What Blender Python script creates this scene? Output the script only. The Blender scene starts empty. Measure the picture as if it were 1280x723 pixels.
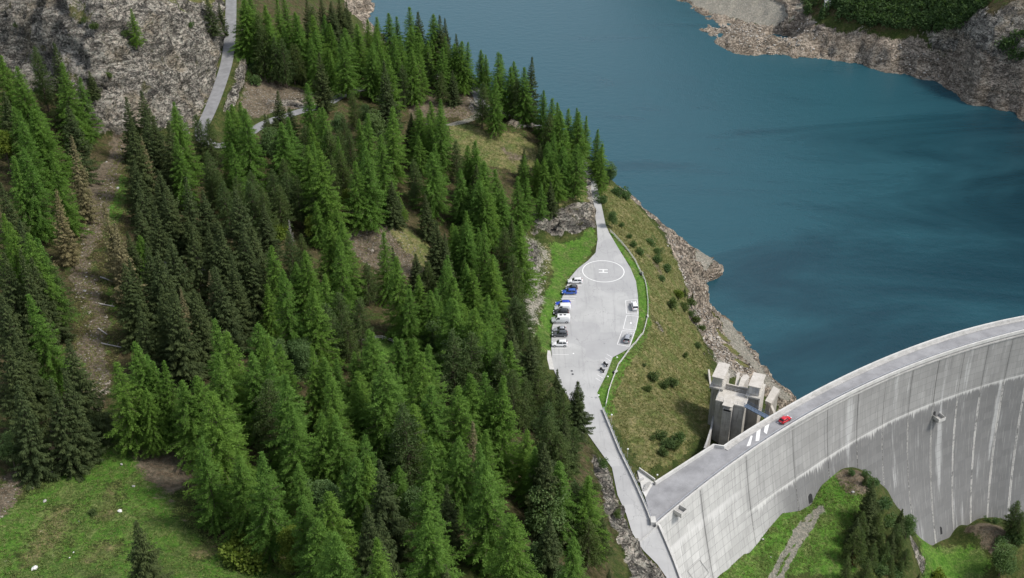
import bpy, bmesh, math, random
import numpy as np
from mathutils import Vector, Matrix, noise as mnoise
from mathutils.geometry import tessellate_polygon

random.seed(7)
RNG = np.random.default_rng(11)
scene = bpy.context.scene
COL = scene.collection

# ------------------------------------------------------------------ camera, sky, sun, exposure
F = 1500.0            # focal length in pixels of the 1280 px wide photograph
TH = math.radians(31.9)
HC = 193.0            # camera height above the car park
CT, ST = math.cos(TH), math.sin(TH)
cam_d = bpy.data.cameras.new('camera')
cam = bpy.data.objects.new('camera', cam_d)
COL.objects.link(cam)
cam.location = (0, 0, HC)
cam.rotation_euler = (math.pi / 2 - TH, 0, 0)
cam_d.sensor_fit = 'HORIZONTAL'
cam_d.sensor_width = 36.0
cam_d.lens = 36.0 * F / 1280.0
cam_d.clip_start = 1.0
cam_d.clip_end = 6000.0
scene.camera = cam

SUN_AZ = math.radians(98)      # compass-like: angle from +Y towards +X
SUN_EL = math.radians(52)
world = bpy.data.worlds.new('World')
scene.world = world
world.use_nodes = True
wn = world.node_tree
sky = wn.nodes.new('ShaderNodeTexSky')
sky.sky_type = 'NISHITA'
sky.sun_disc = False
sky.sun_elevation = SUN_EL
sky.sun_rotation = SUN_AZ
sky.altitude = 1900
sky.air_density = 1.0
sky.dust_density = 4.0
sky.ozone_density = 1.0
bg = wn.nodes['Background']
hsv = wn.nodes.new('ShaderNodeHueSaturation')      # thin cloud takes most of the blue out of the sky light
hsv.inputs['Saturation'].default_value = 0.45
wn.links.new(sky.outputs[0], hsv.inputs['Color'])
wn.links.new(hsv.outputs[0], bg.inputs[0])
bg.inputs[1].default_value = 0.15
sun_d = bpy.data.lights.new('sun', 'SUN')
sun_d.energy = 2.0
sun_d.angle = math.radians(12)
sun_d.color = (1.0, 0.95, 0.88)
sun = bpy.data.objects.new('sun', sun_d)
COL.objects.link(sun)
sdir = Vector((math.sin(SUN_AZ) * math.cos(SUN_EL), math.cos(SUN_AZ) * math.cos(SUN_EL), math.sin(SUN_EL)))
sun.rotation_euler = sdir.to_track_quat('Z', 'Y').to_euler()
sun.location = (150, 200, 300)
scene.view_settings.view_transform = 'Standard'
scene.view_settings.look = 'None'
scene.view_settings.gamma = 1.0
scene.view_settings.use_curve_mapping = False
scene.view_settings.exposure = 0.88
scene.cycles.max_bounces = 5
scene.cycles.diffuse_bounces = 3
scene.cycles.glossy_bounces = 2
scene.cycles.transmission_bounces = 2
scene.cycles.transparent_max_bounces = 4
scene.cycles.use_denoising = True

# ------------------------------------------------------------------ pixel <-> world
def ray(px, py):
    u = (px - 640) / F; v = (py - 361.5) / F
    return np.array([u, CT - v * ST, -ST - v * CT])
def P(px, py, z):
    d = ray(px, py); t = (z - HC) / d[2]
    return d * t + np.array([0, 0, HC])
def proj(p):
    x, y, z = p[0], p[1], p[2] - HC
    D = y * CT - z * ST
    return 640 + F * x / D, 361.5 + F * (-z * CT - y * ST) / D

# ------------------------------------------------------------------ object helpers
def tag(o, label=None, cat=None, group=None, kind=None):
    if label: o['label'] = label
    if cat: o['category'] = cat
    if group: o['group'] = group
    if kind: o['kind'] = kind
    return o
def thing(name, loc, label, cat, group=None, rz=0.0):
    o = bpy.data.objects.new(name, None)
    COL.objects.link(o)
    o.location = loc; o.rotation_euler = (0, 0, rz)
    o.empty_display_size = 0.5
    return tag(o, label, cat, group)
def mesh_np(name, V, Fc, mat=None, smooth=False, uv=None):
    me = bpy.data.meshes.new(name)
    me.from_pydata([tuple(v) for v in V] if not isinstance(V, np.ndarray) else V.tolist(), [], Fc if not isinstance(Fc, np.ndarray) else Fc.tolist())
    if mat: me.materials.append(mat)
    if smooth: me.polygons.foreach_set('use_smooth', [True] * len(me.polygons))
    me.update()
    return me
def obj(name, me, parent=None, loc=None):
    o = bpy.data.objects.new(name, me)
    COL.objects.link(o)
    if parent: o.parent = parent
    if loc is not None: o.location = loc
    return o
class MB:
    """collects shapes for one mesh"""
    def __init__(self): self.v = []; self.f = []
    def add(self, vs, fs):
        b = len(self.v); self.v += [tuple(map(float, q)) for q in vs]; self.f += [tuple(b + i for i in f) for f in fs]
    def hexa(self, lo, hi):
        self.add(list(lo) + list(hi), [(3, 2, 1, 0), (4, 5, 6, 7), (0, 1, 5, 4), (1, 2, 6, 5), (2, 3, 7, 6), (3, 0, 4, 7)])
    def box(self, x0, x1, y0, y1, z0, z1):
        self.hexa([(x0, y0, z0), (x1, y0, z0), (x1, y1, z0), (x0, y1, z0)], [(x0, y0, z1), (x1, y0, z1), (x1, y1, z1), (x0, y1, z1)])
    def obox(self, o, e1, e2, a0, a1, b0, b1, z0, z1):
        q = [(o[0] + e1[0] * a + e2[0] * b, o[1] + e1[1] * a + e2[1] * b) for a, b in ((a0, b0), (a1, b0), (a1, b1), (a0, b1))]
        self.hexa([(x, y, z0) for x, y in q], [(x, y, z1) for x, y in q])
    def prism(self, poly, z0, z1):
        n = len(poly)
        A = sum(poly[i][0] * poly[(i + 1) % n][1] - poly[(i + 1) % n][0] * poly[i][1] for i in range(n))
        if A < 0: poly = poly[::-1]
        self.add([(p[0], p[1], z0) for p in poly] + [(p[0], p[1], z1) for p in poly],
                 [tuple(range(n))[::-1], tuple(range(n, 2 * n))] + [(i, (i + 1) % n, n + (i + 1) % n, n + i) for i in range(n)])
    def tube(self, p, q, r0, r1, n=6):
        p = Vector(p); q = Vector(q); d = (q - p).normalized()
        a = d.orthogonal().normalized(); b = d.cross(a)
        r = lambda c, rr: [c + a * math.cos(2 * math.pi * k / n) * rr + b * math.sin(2 * math.pi * k / n) * rr for k in range(n)]
        self.add(r(p, r0) + r(q, r1), [(k, (k + 1) % n, n + (k + 1) % n, n + k) for k in range(n)] + [tuple(range(n))[::-1], tuple(range(n, 2 * n))])
    def sweep(self, pts, off0, off1, z0, z1, zb=None):
        """rectangular bar along a plan polyline; z0/z1 relative to each point's own height"""
        pts = [np.array(p, float) for p in pts]; n = len(pts); vs = []
        for i, p in enumerate(pts):
            a = pts[max(i - 1, 0)]; b = pts[min(i + 1, n - 1)]
            t = (b - a)[:2]; t = t / (np.linalg.norm(t) + 1e-9); nn = np.array([-t[1], t[0]])
            for o, z in ((off0, z0), (off1, z0), (off1, z1), (off0, z1)):
                vs.append((p[0] + nn[0] * o, p[1] + nn[1] * o, p[2] + z))
        fs = []
        for i in range(n - 1):
            for k in range(4):
                fs.append((i * 4 + k, i * 4 + (k + 1) % 4, i * 4 + 4 + (k + 1) % 4, i * 4 + 4 + k))
        fs += [(3, 2, 1, 0), tuple(4 * (n - 1) + k for k in range(4))]
        self.add(vs, fs)
    def build(self, name, mat, parent=None, smooth=False, fix=True):
        me = mesh_np(name, self.v, self.f, mat, smooth)
        if fix:
            bm = bmesh.new(); bm.from_mesh(me); bmesh.ops.recalc_face_normals(bm, faces=bm.faces); bm.to_mesh(me); bm.free()
        return obj(name, me, parent)

# ------------------------------------------------------------------ node helpers
class NT:
    def __init__(self, name):
        self.m = bpy.data.materials.new(name); self.m.use_nodes = True
        self.t = self.m.node_tree; self.b = self.t.nodes['Principled BSDF']; self.out = self.t.nodes['Material Output']
    def n(self, typ, out=0, props=None, **ins):
        nd = self.t.nodes.new('ShaderNode' + typ)
        for k, v in (props or {}).items(): setattr(nd, k, v)
        for k, v in ins.items():
            s = nd.inputs[int(k[1:])] if k[0] == 'i' and k[1:].isdigit() else nd.inputs[k.replace('_', ' ')]
            self.set(s, v)
        return nd.outputs[out]
    def set(self, s, v):
        if isinstance(v, bpy.types.NodeSocket): self.t.links.new(v, s)
        elif isinstance(v, tuple) and len(v) == 3 and s.type == 'RGBA': s.default_value = (*v, 1)
        else: s.default_value = v
    def p(self, **ins):
        for k, v in ins.items(): self.set(self.b.inputs[k.replace('_', ' ')], v)
    def mix(self, f, a, b, mode='MIX'):
        nd = self.t.nodes.new('ShaderNodeMix'); nd.data_type = 'RGBA'; nd.blend_type = mode
        self.set(nd.inputs[0], f); self.set(nd.inputs[6], a); self.set(nd.inputs[7], b)
        return nd.outputs[2]
    def math(self, op, a, b=0.0, c=None, clamp=False):
        nd = self.t.nodes.new('ShaderNodeMath'); nd.operation = op; nd.use_clamp = clamp
        self.set(nd.inputs[0], a); self.set(nd.inputs[1], b)
        if c is not None: self.set(nd.inputs[2], c)
        return nd.outputs[0]
    def ss(self, x, a, b):
        nd = self.t.nodes.new('ShaderNodeMapRange'); nd.interpolation_type = 'SMOOTHSTEP'
        self.set(nd.inputs[0], x); nd.inputs[1].default_value = a; nd.inputs[2].default_value = b
        return nd.outputs[0]
    def noise(self, co, scale, detail=4, rough=0.6, dist=0.0, out=0):
        return self.n('TexNoise', out, Vector=co, Scale=scale, Detail=detail, Roughness=rough, Distortion=dist)
    def scaled(self, co, s):
        return self.n('VectorMath', 0, {'operation': 'MULTIPLY'}, i0=co, i1=s)
    def bump(self, h, strength, dist, nrm=None):
        kw = dict(Height=h, Strength=strength, Distance=dist)
        if nrm is not None: kw['Normal'] = nrm
        return self.n('Bump', 0, **kw)
    def pos(self): return self.n('NewGeometry', 0)

def plain(name, col, rough=0.6, metal=0.0, var=0.12, scale=2.0, bump=0.0):
    t = NT(name); co = t.n('TexCoord', 3)
    nz = t.noise(co, scale, 5)
    c = t.mix(t.ss(nz, 0.3, 0.7), tuple(x * (1 - var) for x in col), tuple(min(1, x * (1 + var)) for x in col))
    t.p(Base_Color=c, Roughness=rough, Metallic=metal)
    if bump: t.p(Normal=t.bump(nz, bump, 0.05))
    return t.m

# ------------------------------------------------------------------ dam plan (parapet outer lines in world metres)
dn_px = [(820, 654), (853, 628), (888, 600), (928, 573), (979.6, 535), (1025, 507), (1080, 483), (1121.5, 463), (1173, 444), (1225, 427), (1280, 412)]
up_px = [(904.5, 556), (963, 520.5), (991, 503), (1037.7, 477), (1080, 459.5), (1121.5, 440), (1173, 421.5), (1225, 407), (1280, 394.5)]
_D = np.array([P(*q, 1.0) for q in dn_px]); _U = np.array([P(*q, 1.0) for q in up_px])
PD = np.polyfit(_D[:, 0], _D[:, 1], 3); PU = np.polyfit(_U[:, 0], _U[:, 1], 3)
DX1 = 176.0
fD = lambda x: np.polyval(PD, x)
fU = lambda x: np.polyval(PU, x)
dD = lambda x: np.polyval(np.polyder(PD), x)
fa = lambda x: np.interp(x, [35, 75, 105, 145], [.22, .15, .02, .02])
fb = lambda x: np.interp(x, [35, 75, 105, 145], [.002, .0035, .0045, .0016])
def dam_pt(x, h, proud=0.0):
    s = dD(x); L = math.hypot(1, s); n = (s / L, -1 / L)
    o = fa(x) * h + fb(x) * h * h + proud
    return (x + n[0] * o, fD(x) + n[1] * o, 1.0 - h)

# ------------------------------------------------------------------ terrain control points (pixel, height)
asph_left = [(735, 222), (741, 255), (746, 283), (747, 300), (744.5, 316), (735, 326), (722, 336), (712, 348), (703, 372), (695, 392), (690, 410), (689, 435), (690, 448), (692, 462), (700, 480), (712, 500), (724, 520), (735, 543), (747, 560), (765, 585), (772, 619), (783, 643), (790, 666), (804, 688), (822, 706), (833, 722), (842, 745), (850, 775)]
asph_right = [(744, 222), (751.5, 255), (757, 281), (762, 292), (775, 314), (788, 335), (795, 352), (797.5, 371), (798.5, 394), (794, 415), (787, 435.6), (766, 447), (758, 468.5), (746.5, 491), (754, 513), (775, 564), (790.7, 596), (810.5, 641), (814, 652), (823, 659), (833, 682), (842, 704), (848.5, 722), (856, 745), (864, 775)]
hill = [
 # car park surroundings
 (700, 300, .6), (680, 320, 1.2), (700, 340, .2), (672, 360, 2.2), (668, 400, 2.6), (680, 420, .6), (683, 450, .4), (670, 300, 3), (720, 292, .8), (735, 300, .1), (690, 290, 2.0),
 (675, 262, 11), (700, 266, 9), (725, 270, 5), (738, 262, 2.0), (655, 290, 7), (650, 330, 7), (640, 380, 6), (715, 240, 8.5), (700, 225, 11), (735, 235, 2.2), (680, 285, 2.6), (705, 290, 1.2), (725, 284, .6),
 # road cut at the bottom
 (685, 470, 1.5), (680, 500, 4), (700, 520, 4), (715, 540, 4.5), (730, 560, 4.5), (752, 585, 3.6), (760, 610, 5), (768, 640, 6), (775, 665, 6), (785, 690, 4.5), (800, 705, 3), (815, 722, 2),
 # forest slope above the road, foreground
 (600, 480, 14), (640, 470, 8), (650, 520, 11), (600, 560, 25), (650, 560, 17), (700, 570, 9), (600, 640, 32), (650, 640, 24), (700, 640, 17), (740, 640, 11), (600, 722, 36), (650, 722, 30), (700, 722, 22), (750, 722, 13), (500, 560, 28), (500, 640, 33), (500, 722, 37), (550, 500, 21), (560, 420, 16), (600, 420, 11),
 (400, 500, 31), (450, 500, 27), (400, 560, 34), (400, 650, 37), (400, 722, 40), (330, 560, 37), (300, 650, 40), (330, 470, 34), (270, 450, 36), (300, 420, 34), (350, 420, 31), (240, 430, 38), (215, 455, 39), (180, 560, 41), (150, 650, 44), (250, 700, 43), (0, 722, 46), (20, 620, 43.5), (70, 570, 42), (110, 480, 41), (130, 400, 41), (120, 330, 42), (130, 250, 44), (30, 450, 44), (0, 300, 48), (40, 250, 48), (0, 520, 46), (60, 400, 44), (0, 200, 50), (60, 180, 49), (215, 520, 39.5),
 # middle hollow and bare rib
 (460, 440, 25), (490, 430, 24), (480, 390, 23.5), (430, 420, 26), (450, 268, 30), (500, 292, 25.5), (540, 325, 19.5), (565, 350, 15), (470, 325, 23.5), (445, 300, 27), (520, 345, 19.5), (530, 380, 19), (400, 300, 29.5), (420, 350, 26), (400, 380, 28),
 (250, 350, 37), (300, 250, 36.5), (250, 220, 39), (200, 300, 41), (350, 200, 33), (330, 280, 34), (400, 185, 30.5), (300, 340, 35), (350, 340, 32), (190, 200, 42), (200, 380, 39.5),
 (550, 250, 22), (600, 250, 16), (650, 250, 11.5), (620, 330, 9.5), (580, 300, 15), (500, 220, 25.5), (460, 180, 28), (590, 360, 12),
 # upper centre
 (430, 108, 28.8), (405, 100, 30), (450, 95, 28), (400, 112, 30.5), (350, 110, 33.5), (310, 100, 37), (330, 130, 34.5), (380, 120, 31.8), (300, 130, 36.5), (290, 110, 39.5), (460, 150, 27.5), (420, 160, 29.5), (380, 160, 31.5), (500, 120, 26), (400, 60, 31), (350, 50, 38), (325, 60, 40.5), (310, 20, 44), (340, 10, 43), (380, 10, 34), (430, 40, 16), (440, 70, 24), (480, 80, 25), (520, 85, 24), (560, 80, 22.5), (560, 140, 21.5), (540, 125, 23), (580, 135, 21), (610, 150, 18.5), (600, 185, 17.5), (640, 200, 14.5), (640, 160, 17), (660, 165, 15.5), (680, 160, 12), (650, 135, 15), (700, 190, 9), (670, 220, 13), (560, 180, 21), (620, 120, 19.5), (725, 205, 4),
 # cliff above the upper road
 (0, 75, 58), (60, 110, 52), (118, 165, 46.5), (155, 172, 44), (200, 165, 42), (240, 152, 39.5), (262, 118, 41), (274, 80, 43), (279, 40, 45.5), (281, 10, 47), (150, 155, 47), (0, 40, 66), (0, 0, 75), (60, 60, 64), (60, 0, 77), (130, 110, 58), (130, 60, 68), (130, 0, 80), (200, 110, 53), (200, 60, 62.5), (200, 0, 73), (240, 100, 48.5), (240, 60, 55.5), (240, 20, 62), (255, 0, 63), (265, 60, 48),
 # slope between car park fence and lake
 (805, 350, -.9), (812, 390, -1.2), (800, 425, -1), (778, 450, -.6), (763, 480, -.4), (759, 505, -.4), (770, 540, -.6), (785, 572, -.8), (797, 592, -.6),
 (790, 560, -2.0), (780, 500, -2.5), (800, 480, -4.5), (805, 560, -3), (830, 580, -3.4), (850, 540, -6.5), (870, 555, -8), (850, 480, -10), (830, 420, -8.5), (872, 520, -11), (873, 470, -15), (840, 370, -12), (825, 330, -9), (800, 300, -4), (785, 265, -6), (765, 245, -2), (770, 280, -1.2), (790, 250, -12), (880, 445, -20), (862, 400, -20), (852, 345, -21), (832, 300, -20), (812, 272, -19), (840, 450, -9.5),
 # tower pit
 (884, 540, -12.5), (900, 552, -13.5), (930, 540, -14), (890, 505, -13), (893, 478, -15.5), (915, 470, -19), (905, 450, -24), (930, 470, -24), (950, 500, -19), (965, 505, -20), (975, 510, -24), (985, 520, -24), (925, 520, -13.5),
 # drawdown bank
 (868, 335, -31), (880, 325, -35.5), (893, 335, -36.5), (872, 365, -30), (882, 385, -33), (895, 400, -34.5), (905, 420, -34.5), (925, 440, -36), (940, 460, -36), (955, 475, -36), (893, 425, -26), (845, 305, -31), (820, 280, -29), (965, 490, -34),
 # spur tree line towards the lake
 (755, 215, -1.5), (765, 228, -6),
]
shore_near = [(773, 237), (805, 262), (830, 285), (860, 307), (880, 317), (895, 329), (899.5, 343), (885, 352), (879, 359), (886, 380), (898, 393), (915, 402), (930, 420), (942, 445), (951, 460), (966, 475), (981, 490), (994, 502)]
hill += [(x, y, -40) for x, y in shore_near]
shore_far = [(842, -4), (876, 16), (916, 30), (872, 38), (900, 53), (932, 68.6), (971, 69), (1027, 70), (1076, 79), (1097, 88), (1132, 92), (1181, 98.5), (1203, 119.5), (1234, 132), (1269, 139), (1290, 158)]
hill += [(x, y, -40) for x, y in shore_far]
hill += [(1080, 35, -24), (1040, 30, -26), (1010, 28, -29), (1050, 50, -31), (1110, 60, -29), (1150, 45, -23), (1150, 70, -30), (1190, 45, -18), (1200, 80, -29), (1080, 0, -13), (1130, 0, -11), (1030, 0, -20), (1180, 10, -9), (1230, 60, -15), (1230, 100, -28), (1230, 20, -4), (1280, 50, -9), (1280, 100, -25), (1280, 0, 6), (950, 10, -33.5), (900, 8, -37), (985, 20, -30), (1000, 0, -27), (945, 45, -34), (970, 50, -34.5), (920, 48, -36.5), (960, 28, -36), (1000, 50, -33), (930, 33, -38.4), (945, 36, -38), (960, 40, -37), (915, 42, -38.2), (980, 34, -35)]
UP = [P(*q) for q in hill]
road_up = [(289, -6, 46.5), (288.5, 20, 45.8), (287.5, 45, 45), (284, 75, 43.6), (277, 100, 42), (268, 125, 40.6), (259, 146, 39.3), (252, 160, 38.6), (254, 174, 37.8), (267, 182, 37.1), (286, 180, 36.6), (310, 168, 35.8), (330, 155, 35), (355, 146, 34), (380, 138, 32.8), (405, 131.5, 31.6), (425, 121, 30.2), (445, 113, 29), (470, 108, 27.8), (505, 101, 26.3), (540, 95, 24.8), (572, 93, 23), (586, 104, 22), (597, 118, 20.8), (604, 132, 19.6), (630, 141, 17), (665, 153, 12.5), (700, 176, 7), (726, 202, 2.6), (739.5, 222, .2)]
trail = [(540, 160, 20.9), (556, 157, 20.5), (572, 154, 20.2), (588, 149, 19.8), (600, 141, 19.6)]
UP += [P(*q) for q in road_up]
UP += [np.array([*P(x, y, 0)[:2], -0.1]) for x, y in asph_left[:-2:2] + asph_right[:-2:2]]
UP += [np.array(q, float) for q in [
 (-300, 200, 95), (-320, 420, 160), (-190, 450, 115), (-140, 420, 95), (-230, 330, 95), (-150, 150, 62), (-150, 60, 90), (0, 60, 80), (0, 120, 52), (-60, 120, 58), (40, 120, 20), (-250, 600, 130), (-150, 560, 55), (-120, 620, 10), (-200, 750, 60), (-110, 700, -25), (-300, 900, 90), (-100, 480, 48),
 (-88, 662, -37), (-82, 690, -40), (-72, 640, -40), (-46, 560, -40), (-10, 497, -40), (20, 475, -40), (-100, 800, -40), (-130, 1000, -40), (-250, 1200, 20),
 (-20, 450, 3), (-50, 480, 2), (-90, 560, -4), (-75, 520, 4), (10, 425, 5),
 (120, 450, -75), (50, 600, -80), (0, 800, -75), (200, 350, -90), (130, 330, -80), (250, 420, -85), (110, 300, -62), (100, 380, -65), (180, 520, -70), (150, 640, -60), (300, 480, -70), (85, 275, -40), (60, 250, -18), (40, 232, -6), (200, 300, -90),
 (420, 760, 260), (330, 700, 110), (220, 850, 130), (300, 900, 280), (120, 1000, 60), (400, 560, 150), (500, 400, 330), (60, 1150, -30), (150, 780, -5), (330, 600, 20), (650, 900, 520), (100, 860, -28), (800, 600, 620)]]
# downstream side
down = [(940, 700, -27), (1000, 680, -25.5), (980, 722, -28), (1040, 650, -24), (1060, 622, -23), (1075, 598, -20), (1048, 598, -22), (1050, 722, -29), (1090, 650, -27), (1115, 640, -31), (1120, 690, -40), (1092, 598, -21.5), (1108, 612, -30), (1128, 642, -40), (1100, 715, -36), (1145, 690, -52), (1150, 722, -58), (1165, 682, -59), (1180, 690, -60), (1220, 712, -62), (1180, 722, -62), (1218, 655, -54), (1240, 660, -54), (1265, 672, -56), (1280, 660, -58), (1280, 722, -62), (1205, 668, -58), (1235, 690, -58.5)]
DN = [P(*q) for q in down]
DN += [np.array(dam_pt(x, h, -.3)) for x, h in [(36, 26), (45.5, 26), (54.5, 25.5), (67, 23), (72.5, 26), (76, 26.3), (80, 23), (86, 22.5), (95, 27), (102.5, 38), (107.5, 46), (113, 54.5), (121, 60), (126, 61.6), (134.5, 62.5), (144, 64), (154, 69), (172, 72)]]
DN += [np.array(q, float) for q in [(45, 160, -32), (80, 150, -45), (130, 170, -75), (200, 200, -80), (60, 60, -40), (200, 60, -110), (230, 270, -70)]]
class RBF:
    def __init__(self, pts, smooth=0.4):
        p = np.array(pts); self.c = p[:, :2]; n = len(p)
        r = np.linalg.norm(self.c[:, None] - self.c[None], axis=2)
        A = np.zeros((n + 3, n + 3)); A[:n, :n] = -r + np.eye(n) * -smooth * -1
        Q = np.c_[np.ones(n), self.c / 100]; A[:n, n:] = Q; A[n:, :n] = Q.T
        self.w = np.linalg.solve(A, np.r_[p[:, 2], 0, 0, 0])
    def __call__(self, x, y):
        out = np.empty(len(x)); n = len(self.c)
        for i in range(0, len(x), 20000):
            X = x[i:i + 20000, None]; Y = y[i:i + 20000, None]
            r = np.sqrt((X - self.c[:, 0]) ** 2 + (Y - self.c[:, 1]) ** 2)
            out[i:i + 20000] = -r @ self.w[:n] + self.w[n] + self.w[n + 1] * X[:, 0] / 100 + self.w[n + 2] * Y[:, 0] / 100
        return out
rbf_u = RBF(UP); rbf_d = RBF(DN)

def in_poly(x, y, poly):
    ins = np.zeros(len(x), bool); n = len(poly)
    for i in range(n):
        x0, y0 = poly[i][:2]; x1, y1 = poly[(i + 1) % n][:2]
        if y0 == y1: continue
        ins ^= ((y0 > y) != (y1 > y)) & (x < (x1 - x0) * (y - y0) / (y1 - y0) + x0)
    return ins
def seg_dist(x, y, pts):
    """distance to polyline and interpolated third coordinate"""
    best = np.full(len(x), 1e9); zz = np.zeros(len(x))
    for a, b in zip(pts[:-1], pts[1:]):
        dx, dy = b[0] - a[0], b[1] - a[1]; L = dx * dx + dy * dy + 1e-9
        t = np.clip(((x - a[0]) * dx + (y - a[1]) * dy) / L, 0, 1)
        d = np.hypot(x - a[0] - t * dx, y - a[1] - t * dy)
        m = d < best; best[m] = d[m]; zz[m] = (a[2] + t * (b[2] - a[2]))[m]
    return best, zz
ASPH = [P(x, y, 0) for x, y in asph_left] + [P(x, y, 0) for x, y in asph_right[::-1]]
def smooth_line(px, n=6):
    w = np.array([P(*q) for q in px]); out = []
    for i in range(len(w) - 1):
        p0, p1, p2, p3 = w[max(i - 1, 0)], w[i], w[i + 1], w[min(i + 2, len(w) - 1)]
        for k in range(n):
            t = k / n
            out.append(.5 * ((2 * p1) + (p2 - p0) * t + (2 * p0 - 5 * p1 + 4 * p2 - p3) * t * t + (3 * p1 - p0 - 3 * p2 + p3) * t ** 3))
    out.append(w[-1]); return out
ROAD_UP = smooth_line(road_up, 4); TRAIL = smooth_line(trail, 3)
_edge = [P(x, y, 0) for x, y in asph_right[-6:]][::-1]       # road edge at the abutment, from below up
_cx = np.linspace(35, 240, 40)
DOWN_POLY = [(45, -100)] + [(p[0] + .5, p[1]) for p in _edge] + [(34.5, 212.5)] + [(x, min((fD(x) + fU(x)) / 2, 330)) if x < 176 else (x, (fD(176) + fU(176)) / 2 + (x - 176) * .2) for x in _cx] + [(1500, 420), (1500, -100)]
def terrain_z(x, y):
    zu = rbf_u(x, y); zd = rbf_d(x, y)
    d = in_poly(x, y, DOWN_POLY)
    z = np.where(d, zd, zu)
    near = (np.abs(x) < 260) & (y > 100) & (y < 700) & ~d
    xi, yi = x[near], y[near]
    zi = z[near]
    # road benches
    for line, half, bl in ((ROAD_UP, 2.6, 3.0), (TRAIL, 1.4, 1.5)):
        ds, zz = seg_dist(xi, yi, line)
        w = np.clip((ds - half) / bl, 0, 1); w = w * w * (3 - 2 * w)
        zi = (zz - .12) * (1 - w) + zi * w
    ins = in_poly(xi, yi, ASPH)
    ds, _ = seg_dist(xi, yi, ASPH + ASPH[:1])
    w = np.clip((ds - .5) / 2.0, 0, 1); w = np.where(ins, 0, w * w * (3 - 2 * w))
    zi = -.12 * (1 - w) + zi * w
    z[near] = zi
    return z

def axis(segs):
    out = []
    for a, b, s in segs: out += list(np.arange(a, b - 1e-6, s))
    out.append(segs[-1][1]); return np.array(out)
GX = axis([(-620, -200, 7), (-200, -130, 1.6), (-130, 170, .85), (170, 340, 1.8), (340, 800, 8)])
GY = axis([(-80, 120, 6), (120, 150, 1.6), (150, 440, .85), (440, 740, 1.9), (740, 1300, 8)])
NX, NY = len(GX), len(GY)
XX, YY = np.meshgrid(GX, GY)
ZZ = terrain_z(XX.ravel(), YY.ravel()).reshape(NY, NX)
def hz(x, y):
    """terrain height from the grid"""
    x = np.clip(x, GX[0], GX[-1] - 1e-3); y = np.clip(y, GY[0], GY[-1] - 1e-3)
    i = np.searchsorted(GX, x, 'right') - 1; j = np.searchsorted(GY, y, 'right') - 1
    tx = (x - GX[i]) / (GX[i + 1] - GX[i]); ty = (y - GY[j]) / (GY[j + 1] - GY[j])
    return (ZZ[j, i] * (1 - tx) + ZZ[j, i + 1] * tx) * (1 - ty) + (ZZ[j + 1, i] * (1 - tx) + ZZ[j + 1, i + 1] * tx) * ty
_T = np.arange(140, 900, .6)
def hit(px, py, above=0.0):
    """first point along the pixel's ray that is 'above' metres over the terrain"""
    d = ray(px, py); L = _T / np.linalg.norm(d) * 1.0
    pts = np.outer(_T, d) + np.array([0, 0, HC])
    g = pts[:, 2] - hz(pts[:, 0], pts[:, 1]) - above
    k = np.argmax(g < 0)
    if g[k] >= 0: return None
    if k > 0:
        t = g[k - 1] / (g[k - 1] - g[k]); p = pts[k - 1] * (1 - t) + pts[k] * t
    else: p = pts[0]
    return np.array([p[0], p[1], p[2] - above])

# ------------------------------------------------------------------ ground zones (plan polygons found by sending pixels to the terrain)
def W(pts):
    out = []
    for q in pts:
        h = hit(*q)
        if h is None: h = P(q[0], q[1], 0)
        out.append(h)
    return out
vx, vy, vz = XX.ravel(), YY.ravel(), ZZ.ravel()
def wnoise(x, y, s, seed):
    out = np.zeros(len(x)); r = np.random.default_rng(seed)
    for k in range(7):
        a = r.uniform(0, 2 * math.pi); f = s * r.uniform(.6, 2.2); out += np.sin((x * math.cos(a) + y * math.sin(a)) * f + r.uniform(0, 6)) / 7
    return out * 2
WARP = wnoise(vx, vy, .25, 3) * 1.6 + wnoise(vx, vy, 1.1, 4) * .7
Z = {k: np.zeros(len(vx)) for k in ('rock', 'dirt', 'pale', 'lush', 'dry', 'bank', 'floor', 'track')}
def paint(kind, d, soft, strength):
    w = np.clip(.5 - (d + WARP * min(1.0, soft * .6)) / soft, 0, 1) * strength
    Z[kind][SEL] = np.maximum(Z[kind][SEL], w[SEL] if len(w) == len(vx) else w)
def zpoly(kind, px, soft=3.0, strength=1.0):
    poly = W(px); xs = [p[0] for p in poly]; ys = [p[1] for p in poly]
    s = np.where((vx > min(xs) - 8) & (vx < max(xs) + 8) & (vy > min(ys) - 8) & (vy < max(ys) + 8))[0]
    if not len(s): return
    d, _ = seg_dist(vx[s], vy[s], poly + poly[:1]); d = np.where(in_poly(vx[s], vy[s], poly), -d, d)
    w = np.clip(.5 - (d + WARP[s] * min(1.0, soft * .5)) / soft, 0, 1) * strength
    Z[kind][s] = np.maximum(Z[kind][s], w)
def zline(kind, px, r, soft=2.0, strength=1.0, pts=None):
    poly = pts if pts is not None else W(px); xs = [p[0] for p in poly]; ys = [p[1] for p in poly]
    s = np.where((vx > min(xs) - r - 8) & (vx < max(xs) + r + 8) & (vy > min(ys) - r - 8) & (vy < max(ys) + r + 8))[0]
    if not len(s): return
    if len(poly) == 1: d = np.hypot(vx[s] - poly[0][0], vy[s] - poly[0][1]) - r
    else: d = seg_dist(vx[s], vy[s], poly)[0] - r
    w = np.clip(.5 - (d + WARP[s] * min(1.0, soft * .5)) / soft, 0, 1) * strength
    Z[kind][s] = np.maximum(Z[kind][s], w)
zpoly('floor', [(-60, 60), (60, 112), (120, 172), (300, 172), (420, 135), (440, 60), (560, 85), (600, 110), (700, 180), (745, 222), (690, 262), (655, 290), (648, 420), (688, 470), (742, 565), (766, 640), (775, 740), (285, 740), (215, 560), (180, 455), (60, 590), (-60, 600)], 6)
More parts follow.
